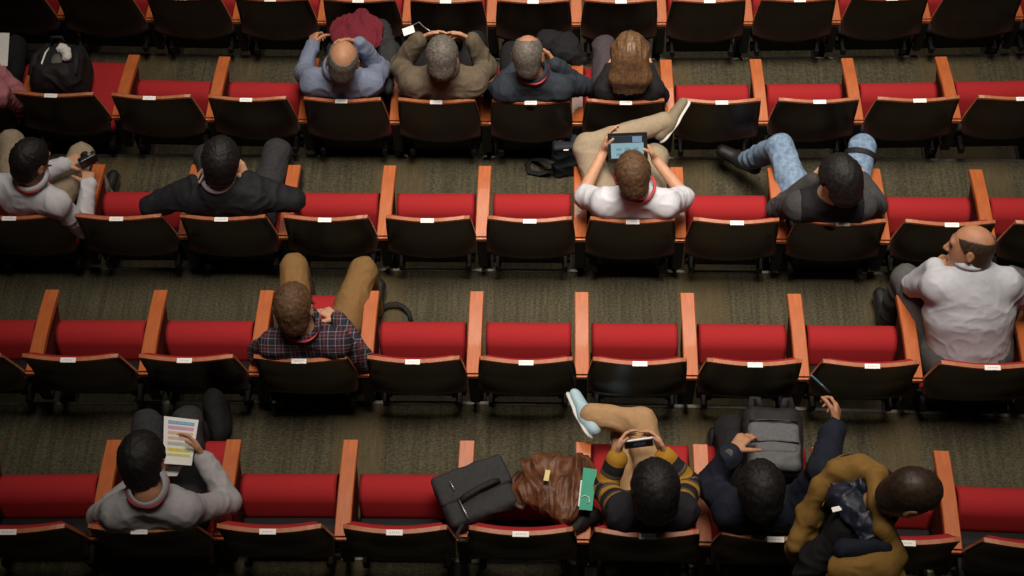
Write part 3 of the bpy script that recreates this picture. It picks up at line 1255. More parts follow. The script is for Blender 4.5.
PEOPLE = [
    # second row from the top
    dict(r=1, j=-7, label='person in a pink shirt mostly beyond the left edge, holding a white paper', skin='skin_light',
         shL=(-54, 84, .98), shR=(-4, 94, .98), head=(-42, 62), face=(.1, 1, -.5), hair=('short', 'hair_dark_brown'),
         L=dict(el=(-66, 90, -1), wr=(-40, 70, .8)), R=dict(el=(20, 100, .75), wr=(4, 76, .85), to=(0, 60), curl=.7, pn=(-1, .3, 0)),
         top=('cloth_pink', 2), trousers='cloth_black', collar=1, fold=.014, rr=dict(kn=(13, 54, .58))),
    dict(r=1, j=-3, label='balding man in a blue-grey shirt with one hand at his forehead, beside a maroon garment', skin='skin_tan',
         shL=(313, 82, .97), shR=(370, 83, .97), head=(343, 60), face=(0, 1, -.22), crown=True, hair=('bald', 'hair_grey'),
         L=dict(el=(304, 73, -1), wr=(311, 49, .80), to=(314, 36), curl=1.0, pn=(.6, 0, -.8)),
         R=dict(el=(381, 70, .80), wr=(360, 44, 1.06), to=(328, 38), curl=.5, pn=(0, -1, -.3)),
         top=('cloth_blue_grey', 2), trousers='cloth_charcoal', collar=1),
    dict(r=1, j=-2, label='grey-haired man in an olive-brown blazer with his hands joined before his forehead', skin='skin_light',
         shL=(413, 83, .97), shR=(473, 83, .97), head=(442, 57), face=(0, 1, -.55), hair=('short', 'hair_grey'),
         L=dict(el=(399, 66, .80), wr=(417, 43, .98), to=(442, 30), curl=.35, pn=(.4, -1, -.4)),
         R=dict(el=(486, 68, .80), wr=(474, 44, .98), to=(450, 30), curl=.35, pn=(-.4, -1, -.4)),
         top=('cloth_olive', 2), trousers='cloth_black', collar=1, top_name='blazer', loose=.016, fold=.014, wide=1.03,
         l=dict(kn=(411, 27, .58)), rr=dict(kn=(480, 27, .58))),
    dict(r=1, j=-1, label='balding grey-haired man in a dark navy shirt with a red lanyard, hand to his cheek', skin='skin_tan',
         shL=(505, 89, .97), shR=(560, 88, .97), head=(528, 55), face=(.15, 1, -.35), hair=('thin', 'hair_grey'),
         L=dict(el=(493, 92, -1), wr=(512, 72, .70)), R=dict(el=(583, 86, .78), wr=(558, 67, .98), to=(546, 55), curl=.6, pn=(-1, .2, 0)),
         top=('cloth_dark_navy', 2), trousers='cloth_black', collar=1, lanyard=1, wide=1.03),
    dict(r=1, j=0, label='woman with long light-brown hair down the seat back, in a black top', skin='skin_pale', size=.95,
         shL=(606, 89, .94), shR=(651, 90, .94), head=(630, 54), face=(0, 1, -.2), hair=('long', 'hair_light_brown'), hair_end=(628, 96.5, .965),
         L=dict(el=(598, 94, -1), wr=(609, 72, .66)), R=dict(el=(659, 95, -1), wr=(650, 72, .66)),
         top=('cloth_black', 2), trousers='trouser_plum', l=dict(kn=(604, 47, .60)), rr=dict(kn=(640, 50, .56)), wide=.92),
    # third row from the top
    dict(r=2, j=-6, label='dark-haired man in a white shirt and red lanyard looking at a small black camera', skin='skin_light',
         shL=(-2, 188, .97), shR=(55, 203, .97), head=(31, 160), face=(.55, .8, -.45), hair=('short', 'hair_black'),
         L=dict(el=(20, 182, .74), wr=(64, 165, .76), to=(78, 158), curl=.7, pn=(.2, .3, -1)),
         R=dict(el=(82, 227, -1), wr=(88, 190, .78), to=(88, 172), curl=.8, pn=(-.5, .2, -1)),
         top=('cloth_white_grey', 2), trousers='khaki', collar=1, lanyard=1, l=dict(kn=(12, 143, .66)), rr=dict(kn=(82, 156, .60)), pel=(-.05, -.30, .545)),
    dict(r=2, j=-4, label='man in a black suit with both elbows out and hands at his ears', skin='skin_light',
         shL=(190, 197, .97), shR=(254, 199, .97), head=(221, 160), face=(0, 1, -.25), hair=('full', 'hair_black'),
         L=dict(el=(156, 205, .92), wr=(198, 181, 1.06), to=(208, 168), dz=.05, curl=.4, pn=(1, .5, 0)),
         R=dict(el=(289, 200, .90), wr=(252, 182, 1.02), to=(241, 167), dz=.05, curl=.4, pn=(-1, .5, 0)),
         top=('cloth_suit', 2), trousers='cloth_charcoal', collar=1, collar_mat='cloth_grey', collar_h=.014, top_name='suit_jacket', loose=.015,
         l=dict(kn=(205, 150, .58)), rr=dict(kn=(280, 141, .64))),
    dict(r=2, j=0, label='man in a white t-shirt and khaki trousers reading a tablet on his crossed leg', skin='skin_light',
         shL=(605, 203, .97), shR=(666, 204, .97), head=(633, 174), face=(0, 1, -.55), hair=('short', 'hair_brown'),
         L=dict(el=(578, 194, .72), wr=(601, 157, .82), to=(605, 145), dz=.03, curl=.35, pn=(1, .2, .3)),
         R=dict(el=(689, 196, .72), wr=(659, 164, .82), to=(651, 152), dz=.03, curl=.35, pn=(-1, .2, .3)),
         top=('cloth_white', .78), top_name='t_shirt', trousers='khaki', lanyard=1, shoe='suede_tan', sole='sole_white',
         l=dict(kn=(580, 128, .74), an=(651, 126, .74), toe=(.55, .75, .28), sole_dir=(.6, -.4, -.7)), rr=dict(kn=(655, 156, .60)), wide=1.05),
    dict(r=2, j=2, label='person with black hair in a black vest over grey sleeves, blue jeans spread wide', skin='skin_light',
         shL=(799, 206, .97), shR=(861, 206, .97), head=(840, 179), face=(-.5, .8, -.6), hair=('bob', 'hair_black'),
         L=dict(el=(780, 208, .74), wr=(808, 183, .92), to=(820, 170), curl=.6, pn=(1, .2, 0)),
         R=dict(el=(877, 206, .72), wr=(864, 182, .70)),
         top=('cloth_grey_knit', 2), vest='cloth_black', trousers='denim', tfold=.011,
         l=dict(kn=(779, 147, .66), an=(749, 160, -1), toe=(-.8, .5, 0)), rr=dict(kn=(862, 148, .66), foot=(.22, .25, .08))),
    # fourth row from the top
    dict(r=3, j=-3, label='man in a dark plaid shirt and brown trousers, red lanyard, hands clasped', skin='skin_light',
         shL=(275, 344, .95), shR=(334, 343, .95), head=(294, 307), face=(.12, 1, -.45), hair=('short', 'hair_brown'),
         L=dict(el=(260, 352, -1), wr=(306, 322, .66), to=(326, 310), curl=.7, pn=(.3, -.2, -1)),
         R=dict(el=(364, 361, -1), wr=(341, 324, .68), to=(322, 309), curl=.6, pn=(-.3, -.2, -1)),
         top=('plaid', 2), trousers='khaki_brown', collar=1, lanyard=1, l=dict(kn=(294, 268, .62)), rr=dict(kn=(363, 271, .60))),
    dict(r=3, j=3, label='large balding man in a pale shirt leaning forward, chin on his hand', skin='skin_tan', size=1.06, rest=False,
         shL=(937, 287, .95), shR=(1006, 284, .95), head=(971, 247, 1.13), face=(-.92, .35, -.15), up=(.0, .45, 1), hair=('bald', 'hair_dark_brown'),
         pel=(.0, -.30, .56), L=dict(el=(914, 285, .70), wr=(932, 269, .95), to=(945, 258), curl=1.0, pn=(.7, .1, -.5)),
         R=dict(el=(1034, 304, .70), wr=(1046, 268, .66)),
         top=('cloth_pale', 2), collar=1, trousers='trouser_grey', wide=1.20, deep=1.15, fold=.007, ff=8, collar_h=.018, l=dict(kn=(906, 280, .60)), rr=dict(kn=(1016, 272, .58))),
    # bottom row
    dict(r=4, j=-4, label='man in a grey shirt reading a colour-banded printed timetable, red lanyard', skin='skin_tan',
         shL=(119, 512, .97), shR=(183, 510, .97), head=(143, 460, 1.17), face=(.12, 1, -.75), hair=('full', 'hair_black'),
         L=dict(el=(99, 516, -1), wr=(140, 478, .70), to=(158, 466), curl=.5, pn=(.5, 0, .5)),
         R=dict(el=(229, 503, .74), wr=(207, 464, .82), to=(197, 446), dz=.02, curl=.4, pn=(-1, .1, .2)),
         top=('cloth_grey', 2), trousers='cloth_charcoal', collar=1, lanyard=1, l=dict(kn=(147, 408, .60)), rr=dict(kn=(188, 405, .62)), wide=1.05),
    dict(r=4, j=0, label='person in a mustard and black striped jumper holding a phone, one leg crossed', skin='skin_light', size=.95,
         shL=(623, 513, .94), shR=(680, 511, .94), head=(655, 489), face=(-.05, 1, -.6), hair=('bob', 'hair_black'),
         L=dict(el=(606, 491, .76), wr=(615, 463, .86), to=(620, 446), dz=.02, curl=.5, pn=(.9, .1, .2)),
         R=dict(el=(689, 486, .76), wr=(668, 461, .86), to=(659, 444), dz=.02, curl=.5, pn=(-.9, .1, .2)),
         top=('knit_stripes', 2), banded=1, top_name='jumper', trousers='khaki_tan', sock='cloth_white', shoe='sneaker_blue', sole='sole_white',
         l=dict(kn=(626, 434, .55)), rr=dict(kn=(641, 422, .70), an=(602, 417, .68), toe=(-.35, .85, -.2), sole_dir=(-.8, -.3, -.55)), loose=.015),
    dict(r=4, j=1, label='person in a navy coat reaching out with a pen, a grey backpack on the lap', skin='skin_tan',
         shL=(733, 511, .97), shR=(792, 511, .97), head=(761, 490), face=(0, 1, -.7), hair=('full', 'hair_black'),
         L=dict(el=(711, 485, .78), wr=(730, 455, .92), to=(747, 434), curl=.6, pn=(.3, -.1, -1)),
         R=dict(el=(822, 470, 1.00), wr=(835, 425, 1.20), to=(838, 400), curl=.8, pn=(-1, 0, -.4)),
         top=('cloth_navy', 1.86), top_name='coat', trousers='cloth_black', loose=.018, fold=.013, l=dict(kn=(728, 412, .60)), rr=dict(kn=(769, 409, .60)), wide=1.03),
]
for sp in PEOPLE:
    x = SEAT_X[(sp['r'], sp['j'])]
    l = sp.pop('l', None)
    rr_ = sp.pop('rr', None)
    sp.pop('r_', None)
    sp['l'] = l or dict(kn=(-.13, .10, .55, 0))
    sp['rr'] = rr_ or dict(kn=(.13, .10, .55, 0))
    make_person(sp)


# ------------------------------------------------------------------ man standing behind the bottom row, pulling on a mustard coat
def standing_man():
    x0 = at(4, 862, 508, 1.60)
    org = np.array([x0[0] + .02, x0[1], row_z(5)])
    sp = dict(r=4, root=org, fw=(1, .08, 0), label='standing man with cropped dark hair pulling on a mustard coat with navy lining',
              skin='skin_light', size=1.04, rest=False, shL=(862, 489, 1.63), shR=(850, 530, 1.62), head=(912, 493, 1.92),
              face=(.85, -.05, -.55), up=(.5, 0, 1), hair=('crop', 'hair_dark_brown'), pel=(0, -.04, .98), wide=.92,
              L=dict(el=(850, 470, 1.36), wr=(880, 480, 1.20), pn=(0, -1, 0)),
              R=dict(el=(818, 556, 1.52), wr=(798, 596, 1.40), pn=(0, 1, 0), curl=.7),
              top=('cloth_black', 2), top_name='jumper', trousers='cloth_black',
              l=dict(kn=(-.09, .06, .52, 0), foot=(-.09, 0, .09)), rr=dict(kn=(.09, .02, .52, 0), foot=(.09, -.06, .09)), fold=.012)
    root = make_person(sp)

    def q(u, v, z):
        return at(4, u, v, z)
    # coat: mustard outside hanging open round the shoulders
    P = []
    rim = [(794, 545, 1.50), (806, 515, 1.58), (820, 487, 1.68), (838, 470, 1.74), (860, 466, 1.77), (880, 474, 1.78)]
    for a, b in zip(rim[:-1], rim[1:]):
        P.append(con(q(*a), q(*b), .030, .030, .03))
    lap = [(874, 478, 1.80), (876, 503, 1.80), (884, 528, 1.76), (899, 558, 1.66)]
    for a, b in zip(lap[:-1], lap[1:]):
        P.append(con(q(*a), q(*b), .033, .026, .03))
    P.append(con(q(812, 512, 1.54), q(800, 548, 1.42), .045, .055, .05))
    P.append(con(q(852, 480, 1.68), q(846, 474, 1.20), .085, .11, .05, (vec(0, 1, 0), .6)))
    P.append(con(q(842, 568, 1.66), q(882, 566, 1.68), .050, .055, .05))
    P.append(con(q(846, 584, 1.56), q(882, 582, 1.56), .08, .09, .05))
    P.append(con(q(860, 560, 1.5), q(856, 560, 1.0), .13, .15, .05))
    solid('coat', P, .0075, 'mustard', root, org, folds(.012, 9, 4))
    P = [con(q(836, 486, 1.68), q(868, 484, 1.74), .045, .04, .03), con(q(842, 498, 1.70), q(868, 522, 1.73), .050, .050, .03),
         con(q(856, 512, 1.70), q(868, 534, 1.70), .05, .05, .03)]
    solid('coat_lining', P, .006, 'navy_satin', root, org, folds(.020, 13, 9))
    P = [con(q(842, 549, 1.70), q(886, 545, 1.71), .036, .036, .03)]
    solid('coat_band', P, .007, 'cloth_navy', root, org, folds(.008, 10, 1))
    bm = bmesh.new()
    c = q(836.5, 509, 1.745) - org
    add_box(bm, c, (.036, .020, .003), Matrix.Rotation(.25, 3, 'Z'))
    t = from_bm('coat_label', bm, 'label_white', root, bevel=.001, seg=1)
    t['label'] = 'white sewn-in coat label'


standing_man()


# ------------------------------------------------------------------ belongings
def frame3(p00, p10, p01):
    """axes of a flat thing: along p00>p10, along p00>p01, and its upward normal"""
    a = unit(p10 - p00)
    n = unit(np.cross(a, p01 - p00))
    b = np.cross(n, a)
    if n[2] < 0:
        n = -n
    return np.stack([a, b, n])


def rotm(A):
    return Matrix([[float(A[j][i]) for j in range(3)] for i in range(3)])


def cloth_quad(name, corners, thick, fold, m, n=26, parent=None, org=None, seed=0.0, sag=0.0, freq=9):
    """a folded garment spread between four corners, real thickness"""
    c = [np.asarray(p, float) for p in corners]
    org = sum(c) / 4 if org is None else org
    top = []
    G = np.zeros((n, n, 3))
    for i in range(n):
        for j in range(n):
            a, b = i / (n - 1), j / (n - 1)
            G[i, j] = c[0] * (1 - a) * (1 - b) + c[1] * a * (1 - b) + c[2] * a * b + c[3] * (1 - a) * b
    nn = unit(np.cross(c[1] - c[0], c[3] - c[0]))
    if nn[2] < 0:
        nn = -nn
    fl = G.reshape(-1, 3)
    d = folds(fold, freq, seed)(fl, None).reshape(n, n)
    ii = np.linspace(0, 1, n)
    ed = np.minimum.outer(np.minimum(ii, 1 - ii), np.ones(n)) * 1.0
    ed = np.minimum(ed, np.minimum(ii, 1 - ii)[None, :])
    round_ = np.sqrt(np.clip(ed * 7, 0, 1))
    wob = (vnoise(fl * 14 + seed).reshape(n, n) - .5) * .02
    side = unit(c[1] - c[0])
    T = G + nn * (d + thick * round_ - sag * (1 - ed * 2))[..., None] + side * (wob * (1 - round_))[..., None]
    Bt = G + nn * (-sag * (1 - ed * 2))[..., None] + side * (wob * (1 - round_))[..., None]
    bm = bmesh.new()
    V1 = add_grid(bm, (T - org).tolist())
    V2 = add_grid(bm, (Bt - org).tolist())
    for j in range(n - 1):
        bm.faces.new((V1[0][j], V1[0][j + 1], V2[0][j + 1], V2[0][j]))
        bm.faces.new((V1[-1][j], V2[-1][j], V2[-1][j + 1], V1[-1][j + 1]))
        bm.faces.new((V1[j][0], V2[j][0], V2[j + 1][0], V1[j + 1][0]))
        bm.faces.new((V1[j][-1], V1[j + 1][-1], V2[j + 1][-1], V2[j][-1]))
    return from_bm(name, bm, m, parent, smooth=True) if parent else _place(from_bm(name, bm, m, None, smooth=True), org)


def _place(o, org):
    o.location = org
    return o


def sheet(name, corners, thick, m, parent, org):
    """thin flat panel between four corners"""
    c = [np.asarray(p, float) - org for p in corners]
    nn = unit(np.cross(c[1] - c[0], c[3] - c[0]))
    if nn[2] < 0:
        nn = -nn
    bm = bmesh.new()
    A = [bm.verts.new(p) for p in c]
    B = [bm.verts.new(p - nn * thick) for p in c]
    bm.faces.new(A)
    bm.faces.new(B[::-1])
    for i in range(4):
        j = (i + 1) % 4
        bm.faces.new((A[i], B[i], B[j], A[j]))
    return from_bm(name, bm, m, parent)


def lerp4(c, a, b):
    return c[0] * (1 - a) * (1 - b) + c[1] * a * (1 - b) + c[2] * a * b + c[3] * (1 - a) * b


def subquad(c, a0, a1, b0, b1, up=.0):
    nn = unit(np.cross(c[1] - c[0], c[3] - c[0]))
    if nn[2] < 0:
        nn = -nn
    return [lerp4(c, a0, b0) + nn * up, lerp4(c, a1, b0) + nn * up, lerp4(c, a1, b1) + nn * up, lerp4(c, a0, b1) + nn * up]


def emit(name, col, power):
    m = bpy.data.materials.new(name)
    nt, b = nodes_of(m)
    b.inputs['Base Color'].default_value = (*[c * .3 for c in col], 1)
    b.inputs['Roughness'].default_value = .15
    b.inputs['Emission Color'].default_value = (*col, 1)
    b.inputs['Emission Strength'].default_value = power
    MATS[name] = m


emit('screen_blue', (.36, .62, .72), .42)
emit('screen_dark', (.035, .05, .07), .35)
emit('screen_tile', (.20, .42, .55), .42)
emit('screen_sky', (.25, .42, .62), .42)
mat('gloss_black', (.010, .010, .011), .38, .1, 40)
mat('device_white', (.62, .62, .63), .35, .03, 40)
mat('nylon_black', (.013, .013, .014), .7, .2, 60, bump=.2, bscale=500, spec=.3)
mat('nylon_charcoal', (.026, .027, .029), .75, .15, 60, bump=.2, bscale=500, spec=.3)
mat('nylon_grey', (.105, .108, .115), .75, .12, 60, bump=.2, bscale=500, spec=.3)
mat('nylon_olive', (.10, .105, .085), .75, .12, 60)
mat('nylon_navy', (.012, .016, .026), .7, .15, 60, bump=.2, bscale=500)
mat('leather_brown', (.060, .022, .010), .5, .4, 16, bump=.35, bscale=70, spec=.4, col2=(.145, .054, .022))
mat('leather_dark', (.030, .012, .007), .5, .3, 30)
mat('metal_zip', (.55, .54, .52), .35, .05, 60, metallic=.8)
mat('maroon_cloth', (.155, .020, .032), .88, .12, 90, bump=.3, bscale=300, spec=.15)
mat('paper_white', (.70, .70, .68), .7, .03, 30)
mat('tissue', (.66, .65, .62), .85, .04, 30)
mat('folder_green', (.012, .27, .17), .5, .06, 30)
mat('tag_yellow', (.62, .52, .22), .6, .06, 40)
mat('pen_blue', (.10, .22, .30), .35, .1, 60)
for nm, c in (('band_blue', (.13, .36, .60)), ('band_mauve', (.55, .28, .46)), ('band_sand', (.62, .44, .27)),
              ('band_peach', (.62, .42, .33)), ('band_sage', (.40, .44, .38)), ('band_yellow', (.62, .54, .06)),
              ('band_lime', (.55, .56, .08)), ('print_grey', (.42, .42, .42))):
    mat(nm, c, .7, .05, 60)


def holder(name, org, label, cat, group=None):
    return tag(empty(name, org), label, cat, group)


# white paper of the person at the left edge
c = [at(1, -22, 32, .93), at(1, 9.5, 33, .93), at(1, 7.5, 66, .90), at(1, -24, 65, .90)]
o = sum(c) / 4
w = sheet('paper_sheet', c, .0015, 'paper_white', None, o)
_place(w, o)
tag(w, 'white sheet of paper held up at the left edge of the picture', 'paper')

# black rucksack on the second row's folded-down seat
def rucksack():
    x = SEAT_X[(1, -6)]
    org = np.array([x, row_y(1, x), row_z(1)])
    root = holder('backpack', org, 'black rucksack with a grey patch standing on a seat near the left edge', 'backpack')
    E = np.eye(3)
    A = E

    def L(x_, y_, z_):
        return org + vec(-.115 + x_, -.19 + y_, .475 + z_)
    P = [box(L(0, 0, .15), A, (.150, .165, .150), .07), box(L(.02, .12, .13), A, (.115, .075, .11), .05, .02),
         con(L(-.07, -.08, .29), L(.07, -.08, .29), .05, .05, .04)]
    solid('bag_body', P, .008, 'nylon_black', root, org, folds(.014, 9, 2))
    P = [ell(L(.022, -.020, .322), A, (.036, .062, .018))]
    solid('patch', P, .005, 'nylon_olive', root, org)
    bm = bmesh.new()
    add_tube(bm, [L(-.055, .10, .298) - org, L(-.058, .04, .324) - org, L(-.060, -.03, .333) - org, L(-.058, -.09, .342) - org], .006, 6)
    from_bm('zip', bm, 'label_white', root, smooth=True)
    bm = bmesh.new()
    add_tube(bm, [L(-.04, .13, .30) - org, L(-.03, .14, .355) - org, L(.03, .14, .355) - org, L(.04, .13, .30) - org], .010, 8)
    from_bm('handle', bm, 'nylon_black', root, smooth=True)
    for s in (-1, 1):
        bm = bmesh.new()
        add_tube(bm, [L(s * .09, .12, .29) - org, L(s * .125, .03, .31) - org, L(s * .13, -.10, .29) - org], .022, 8, flat=.4)
        from_bm('shoulder_strap', bm, 'nylon_black', root, smooth=True)
    # tissue
    c0 = L(.065, .03, .345)
    P = [ell(c0 + vec(-.02, .03, 0), E, (.030, .028, .020), .01), ell(c0 + vec(.012, .0, .006), E, (.028, .030, .020), .01),
         ell(c0 + vec(.022, -.035, .004), E, (.022, .028, .018), .01)]
    t = solid('tissue', P, .005, 'tissue', None, c0, folds(.012, 30, 3))
    t.location = c0
    tag(t, 'crumpled white tissue lying on the black rucksack', 'tissue')


rucksack()

# garments on and beside the top audience row
P0 = at(1, 354, 30, .66)
zz_ = (vec(0, 0, 1), .38)
t = solid('folded_jacket', [con(at(1, 336, 27, .66), at(1, 362, 15, .68), .022, .022, .03, zz_), con(at(1, 362, 14, .68), at(1, 373, 42, .70), .022, .026, .03, zz_),
                            con(at(1, 341, 40, .66), at(1, 373, 42, .70), .035, .03, .04, zz_), con(at(1, 347, 29, .67), at(1, 361, 28, .70), .045, .055, .05, zz_),
                            con(at(1, 352, 38, .69), at(1, 368, 30, .70), .05, .05, .05, zz_)],
          .007, 'maroon_cloth', None, P0, folds(.022, 9, 2))
t.location = P0
tag(t, 'maroon garment bundled on the lap of the man in blue-grey', 'jacket')
P0 = at(1, 384, 62, .70)
t = solid('draped_jacket', [con(at(1, 380, 27, .60), at(1, 389, 50, .66), .055, .05, .05, (vec(0, 0, 1), .6)),
                            con(at(1, 389, 50, .66), at(1, 387, 88, .72), .045, .032, .05)], .008, 'cloth_charcoal', None, P0, folds(.014, 9, 8))
t.location = P0
tag(t, 'dark jacket draped between the blue-grey and the olive-clad man', 'jacket')
P0 = at(1, 560, 45, .64)
t = solid('draped_jacket', [con(at(1, 549, 41, .63), at(1, 566, 47, .66), .075, .075, .05, (vec(0, 0, 1), .6)),
                            con(at(1, 566, 47, .66), at(1, 579, 60, .60), .07, .045, .05, (vec(0, 0, 1), .7))], .008, 'cloth_black', None, P0, folds(.018, 8, 5))
t.location = P0
tag(t, 'black jacket lying on the knee of the man in dark navy', 'jacket')

# badge on the knee of the man in the blazer
c = [at(1, 402, 29, .685), at(1, 413, 25, .685), at(1, 415, 32, .685), at(1, 404, 36, .685)]
o = sum(c) / 4
root = holder('name_badge', o, 'white name badge resting on the knee of the man in olive', 'badge')
sheet('card', c, .003, 'label_white', root, o)
bm = bmesh.new()
add_tube(bm, [c[1] - o, at(1, 419, 22, .69) - o, at(1, 424, 27, .70) - o, at(1, 430, 31, .74) - o], .004, 8, flat=.4)
from_bm('clip_strap', bm, 'metal_zip', root, smooth=True)

# tablet
c = [at(2, 607.6, 134, .97), at(2, 647, 132.5, .97), at(2, 648, 159, .85), at(2, 608.7, 160.5, .85)]
o = sum(c) / 4
root = holder('tablet', o, 'tablet with a lit blue screen held by the man in white', 'tablet')
b = sheet('case', c, .010, 'gloss_black', root, o)
sc = sheet('screen', subquad(c, .07, .90, .10, .93, .001), .001, 'screen_blue', root, o)
sheet('screen_picture', subquad(c, .07, .90, .10, .36, .002), .001, 'screen_dark', sc, o)
sheet('screen_picture', subquad(c, .62, .86, .12, .34, .003), .001, 'screen_sky', sc, o)
for a0, b0 in ((.2, .55), (.42, .55), (.64, .55), (.2, .74), (.42, .74), (.64, .74)):
    sheet('screen_tile', subquad(c, a0, a0 + .13, b0, b0 + .09, .002), .001, 'screen_tile', sc, o)
sheet('home_button', subquad(c, .94, .97, .48, .54, .001), .001, 'screen_dark', root, o)

# shoulder bag on the floor beside him
def floor_bag():
    org = at(2, 565, 172, .0)
    org[2] = row_z(2)
    root = holder('shoulder_bag', org, 'dark navy shoulder bag standing on the floor by the khaki knee', 'bag')
    a = unit(at(2, 577, 158, .2) - at(2, 551, 160, .2))
    b = np.cross(vec(0, 0, 1), a)
    A = np.stack([a, b, vec(0, 0, 1)])
    P = [box(org + vec(0, .02, .15), A, (.075, .065, .15), .03)]
    solid('bag_body', P, .008, 'nylon_navy', root, org, folds(.010, 9, 3))
    P = [box(org + vec(0, .02, .285), A, (.080, .070, .022), .02)]
    solid('flap', P, .008, 'nylon_navy', root, org, folds(.006, 9, 6))
    for u, v in ((562, 140), (566, 150)):
        p = at(2, u, v, .310) - org
        bm = bmesh.new()
        add_box(bm, p, (.030, .008, .004), Matrix.Rotation(.1, 3, 'Z'))
        from_bm('white_mark', bm, 'label_white', root, bevel=.001, seg=1)
    bm = bmesh.new()
    pts = [at(2, u, v, z) - org for u, v, z in ((553, 163, .20), (543, 160, .10), (533, 159, .03), (527, 164, .015), (529, 172, .015), (540, 174, .015), (552, 170, .08))]
    add_tube(bm, pts, .017, 8, flat=.35)
    from_bm('strap', bm, 'nylon_black', root, smooth=True)


floor_bag()

# camera of the man in the white shirt
o = at(2, 88, 160, .84)
root = holder('camera', o, 'small black camera in the hands of the man at far left', 'camera')
A = np.stack([unit(vec(.8, .6, 0)), unit(vec(-.6, .8, 0)), vec(0, 0, 1)])
solid('camera_body', [box(o, A, (.052, .020, .034), .010)], .005, 'gloss_black', root, o)
bm = bmesh.new()
add_tube(bm, [A[1] * .015, A[1] * .048], .024, 16)
from_bm('lens', bm, 'gloss_black', root, smooth=False)
bm = bmesh.new()
add_tube(bm, [vec(.015, .01, .034), vec(.015, .01, .042)], .010, 12)
from_bm('dial', bm, 'metal_zip', root)

# white earpiece of the suited man
o = at(2, 201.5, 178, 1.13)
A = np.stack([unit(vec(.5, .3, .8)), unit(vec(-.3, .9, 0)), unit(vec(-.8, 0, .5))])
root = holder('phone', o, 'small white phone at the ear of the man in black', 'phone')
solid('phone_body', [box(o, A, (.030, .018, .006), .005)], .004, 'device_white', root, o)
bm = bmesh.new()
add_box(bm, A[2] * .0065, (.045, .028, .001), rotm(A))
from_bm('screen', bm, 'gloss_black', root)

# strap loop in front of the fourth row
o = at(3, 396, 310, .02)
bm = bmesh.new()
add_tube(bm, [at(3, u, v, z) - o for u, v, z in ((380, 316, .03), (383, 308, .04), (389, 304, .05), (397, 303.5, .05), (404, 307, .04), (409, 313, .025), (411, 321, .01))], .013, 8, flat=.4)
t = from_bm('strap_loop', bm, 'nylon_black', None, smooth=True)
t.location = o
tag(t, 'black strap loop sticking out on the carpet, right of the plaid shirt', 'strap')

# printed timetable
c = [at(4, 164, 416, .90), at(4, 198.6, 420, .90), at(4, 191.5, 465.5, .86), at(4, 163, 463.5, .86)]
o = sum(c) / 4
root = holder('timetable_sheet', o, 'printed timetable with coloured bands in the grey-shirted man\'s hand', 'paper')
sheet('sheet', c, .0015, 'paper_white', root, o)
for (nm, b0, b1) in (('band_blue', .075, .15), ('band_mauve', .185, .26), ('band_sand', .30, .37), ('band_peach', .41, .48),
                     ('band_sage', .525, .60), ('band_yellow', .655, .73), ('band_lime', .77, .83)):
    bd = sheet('colour_band', subquad(c, .13, .90, b0, b1, .0006), .0004, nm, root, o)
    for a0, a1 in ((.17, .36), (.40, .62), (.66, .85)):
        sheet('print_line', subquad(c, a0, a1, b0 + .028, b0 + .045, .0010), .0003, 'print_grey', bd, o)
c = [at(4, 165, 467, .78), at(4, 182, 466, .78), at(4, 177, 476, .78), at(4, 162, 476, .78)]
o = sum(c) / 4
t = _place(sheet('paper_sheet', c, .0015, 'paper_white', None, o), o)
tag(t, 'small white paper on the lap under the coloured timetable', 'paper')
P0 = at(4, 220, 415, .35)
t = solid('draped_jacket', [con(at(4, 214, 405, .42), at(4, 221, 432, .40), .085, .07, .05, (vec(1, 0, 0), .6)),
                            con(at(4, 216, 410, .2), at(4, 221, 428, .2), .09, .09, .05, (vec(1, 0, 0), .6))], .009, 'cloth_black', None, P0, folds(.015, 8, 12))
t.location = P0
tag(t, 'black jacket hanging beside the knee of the man with the timetable', 'jacket')


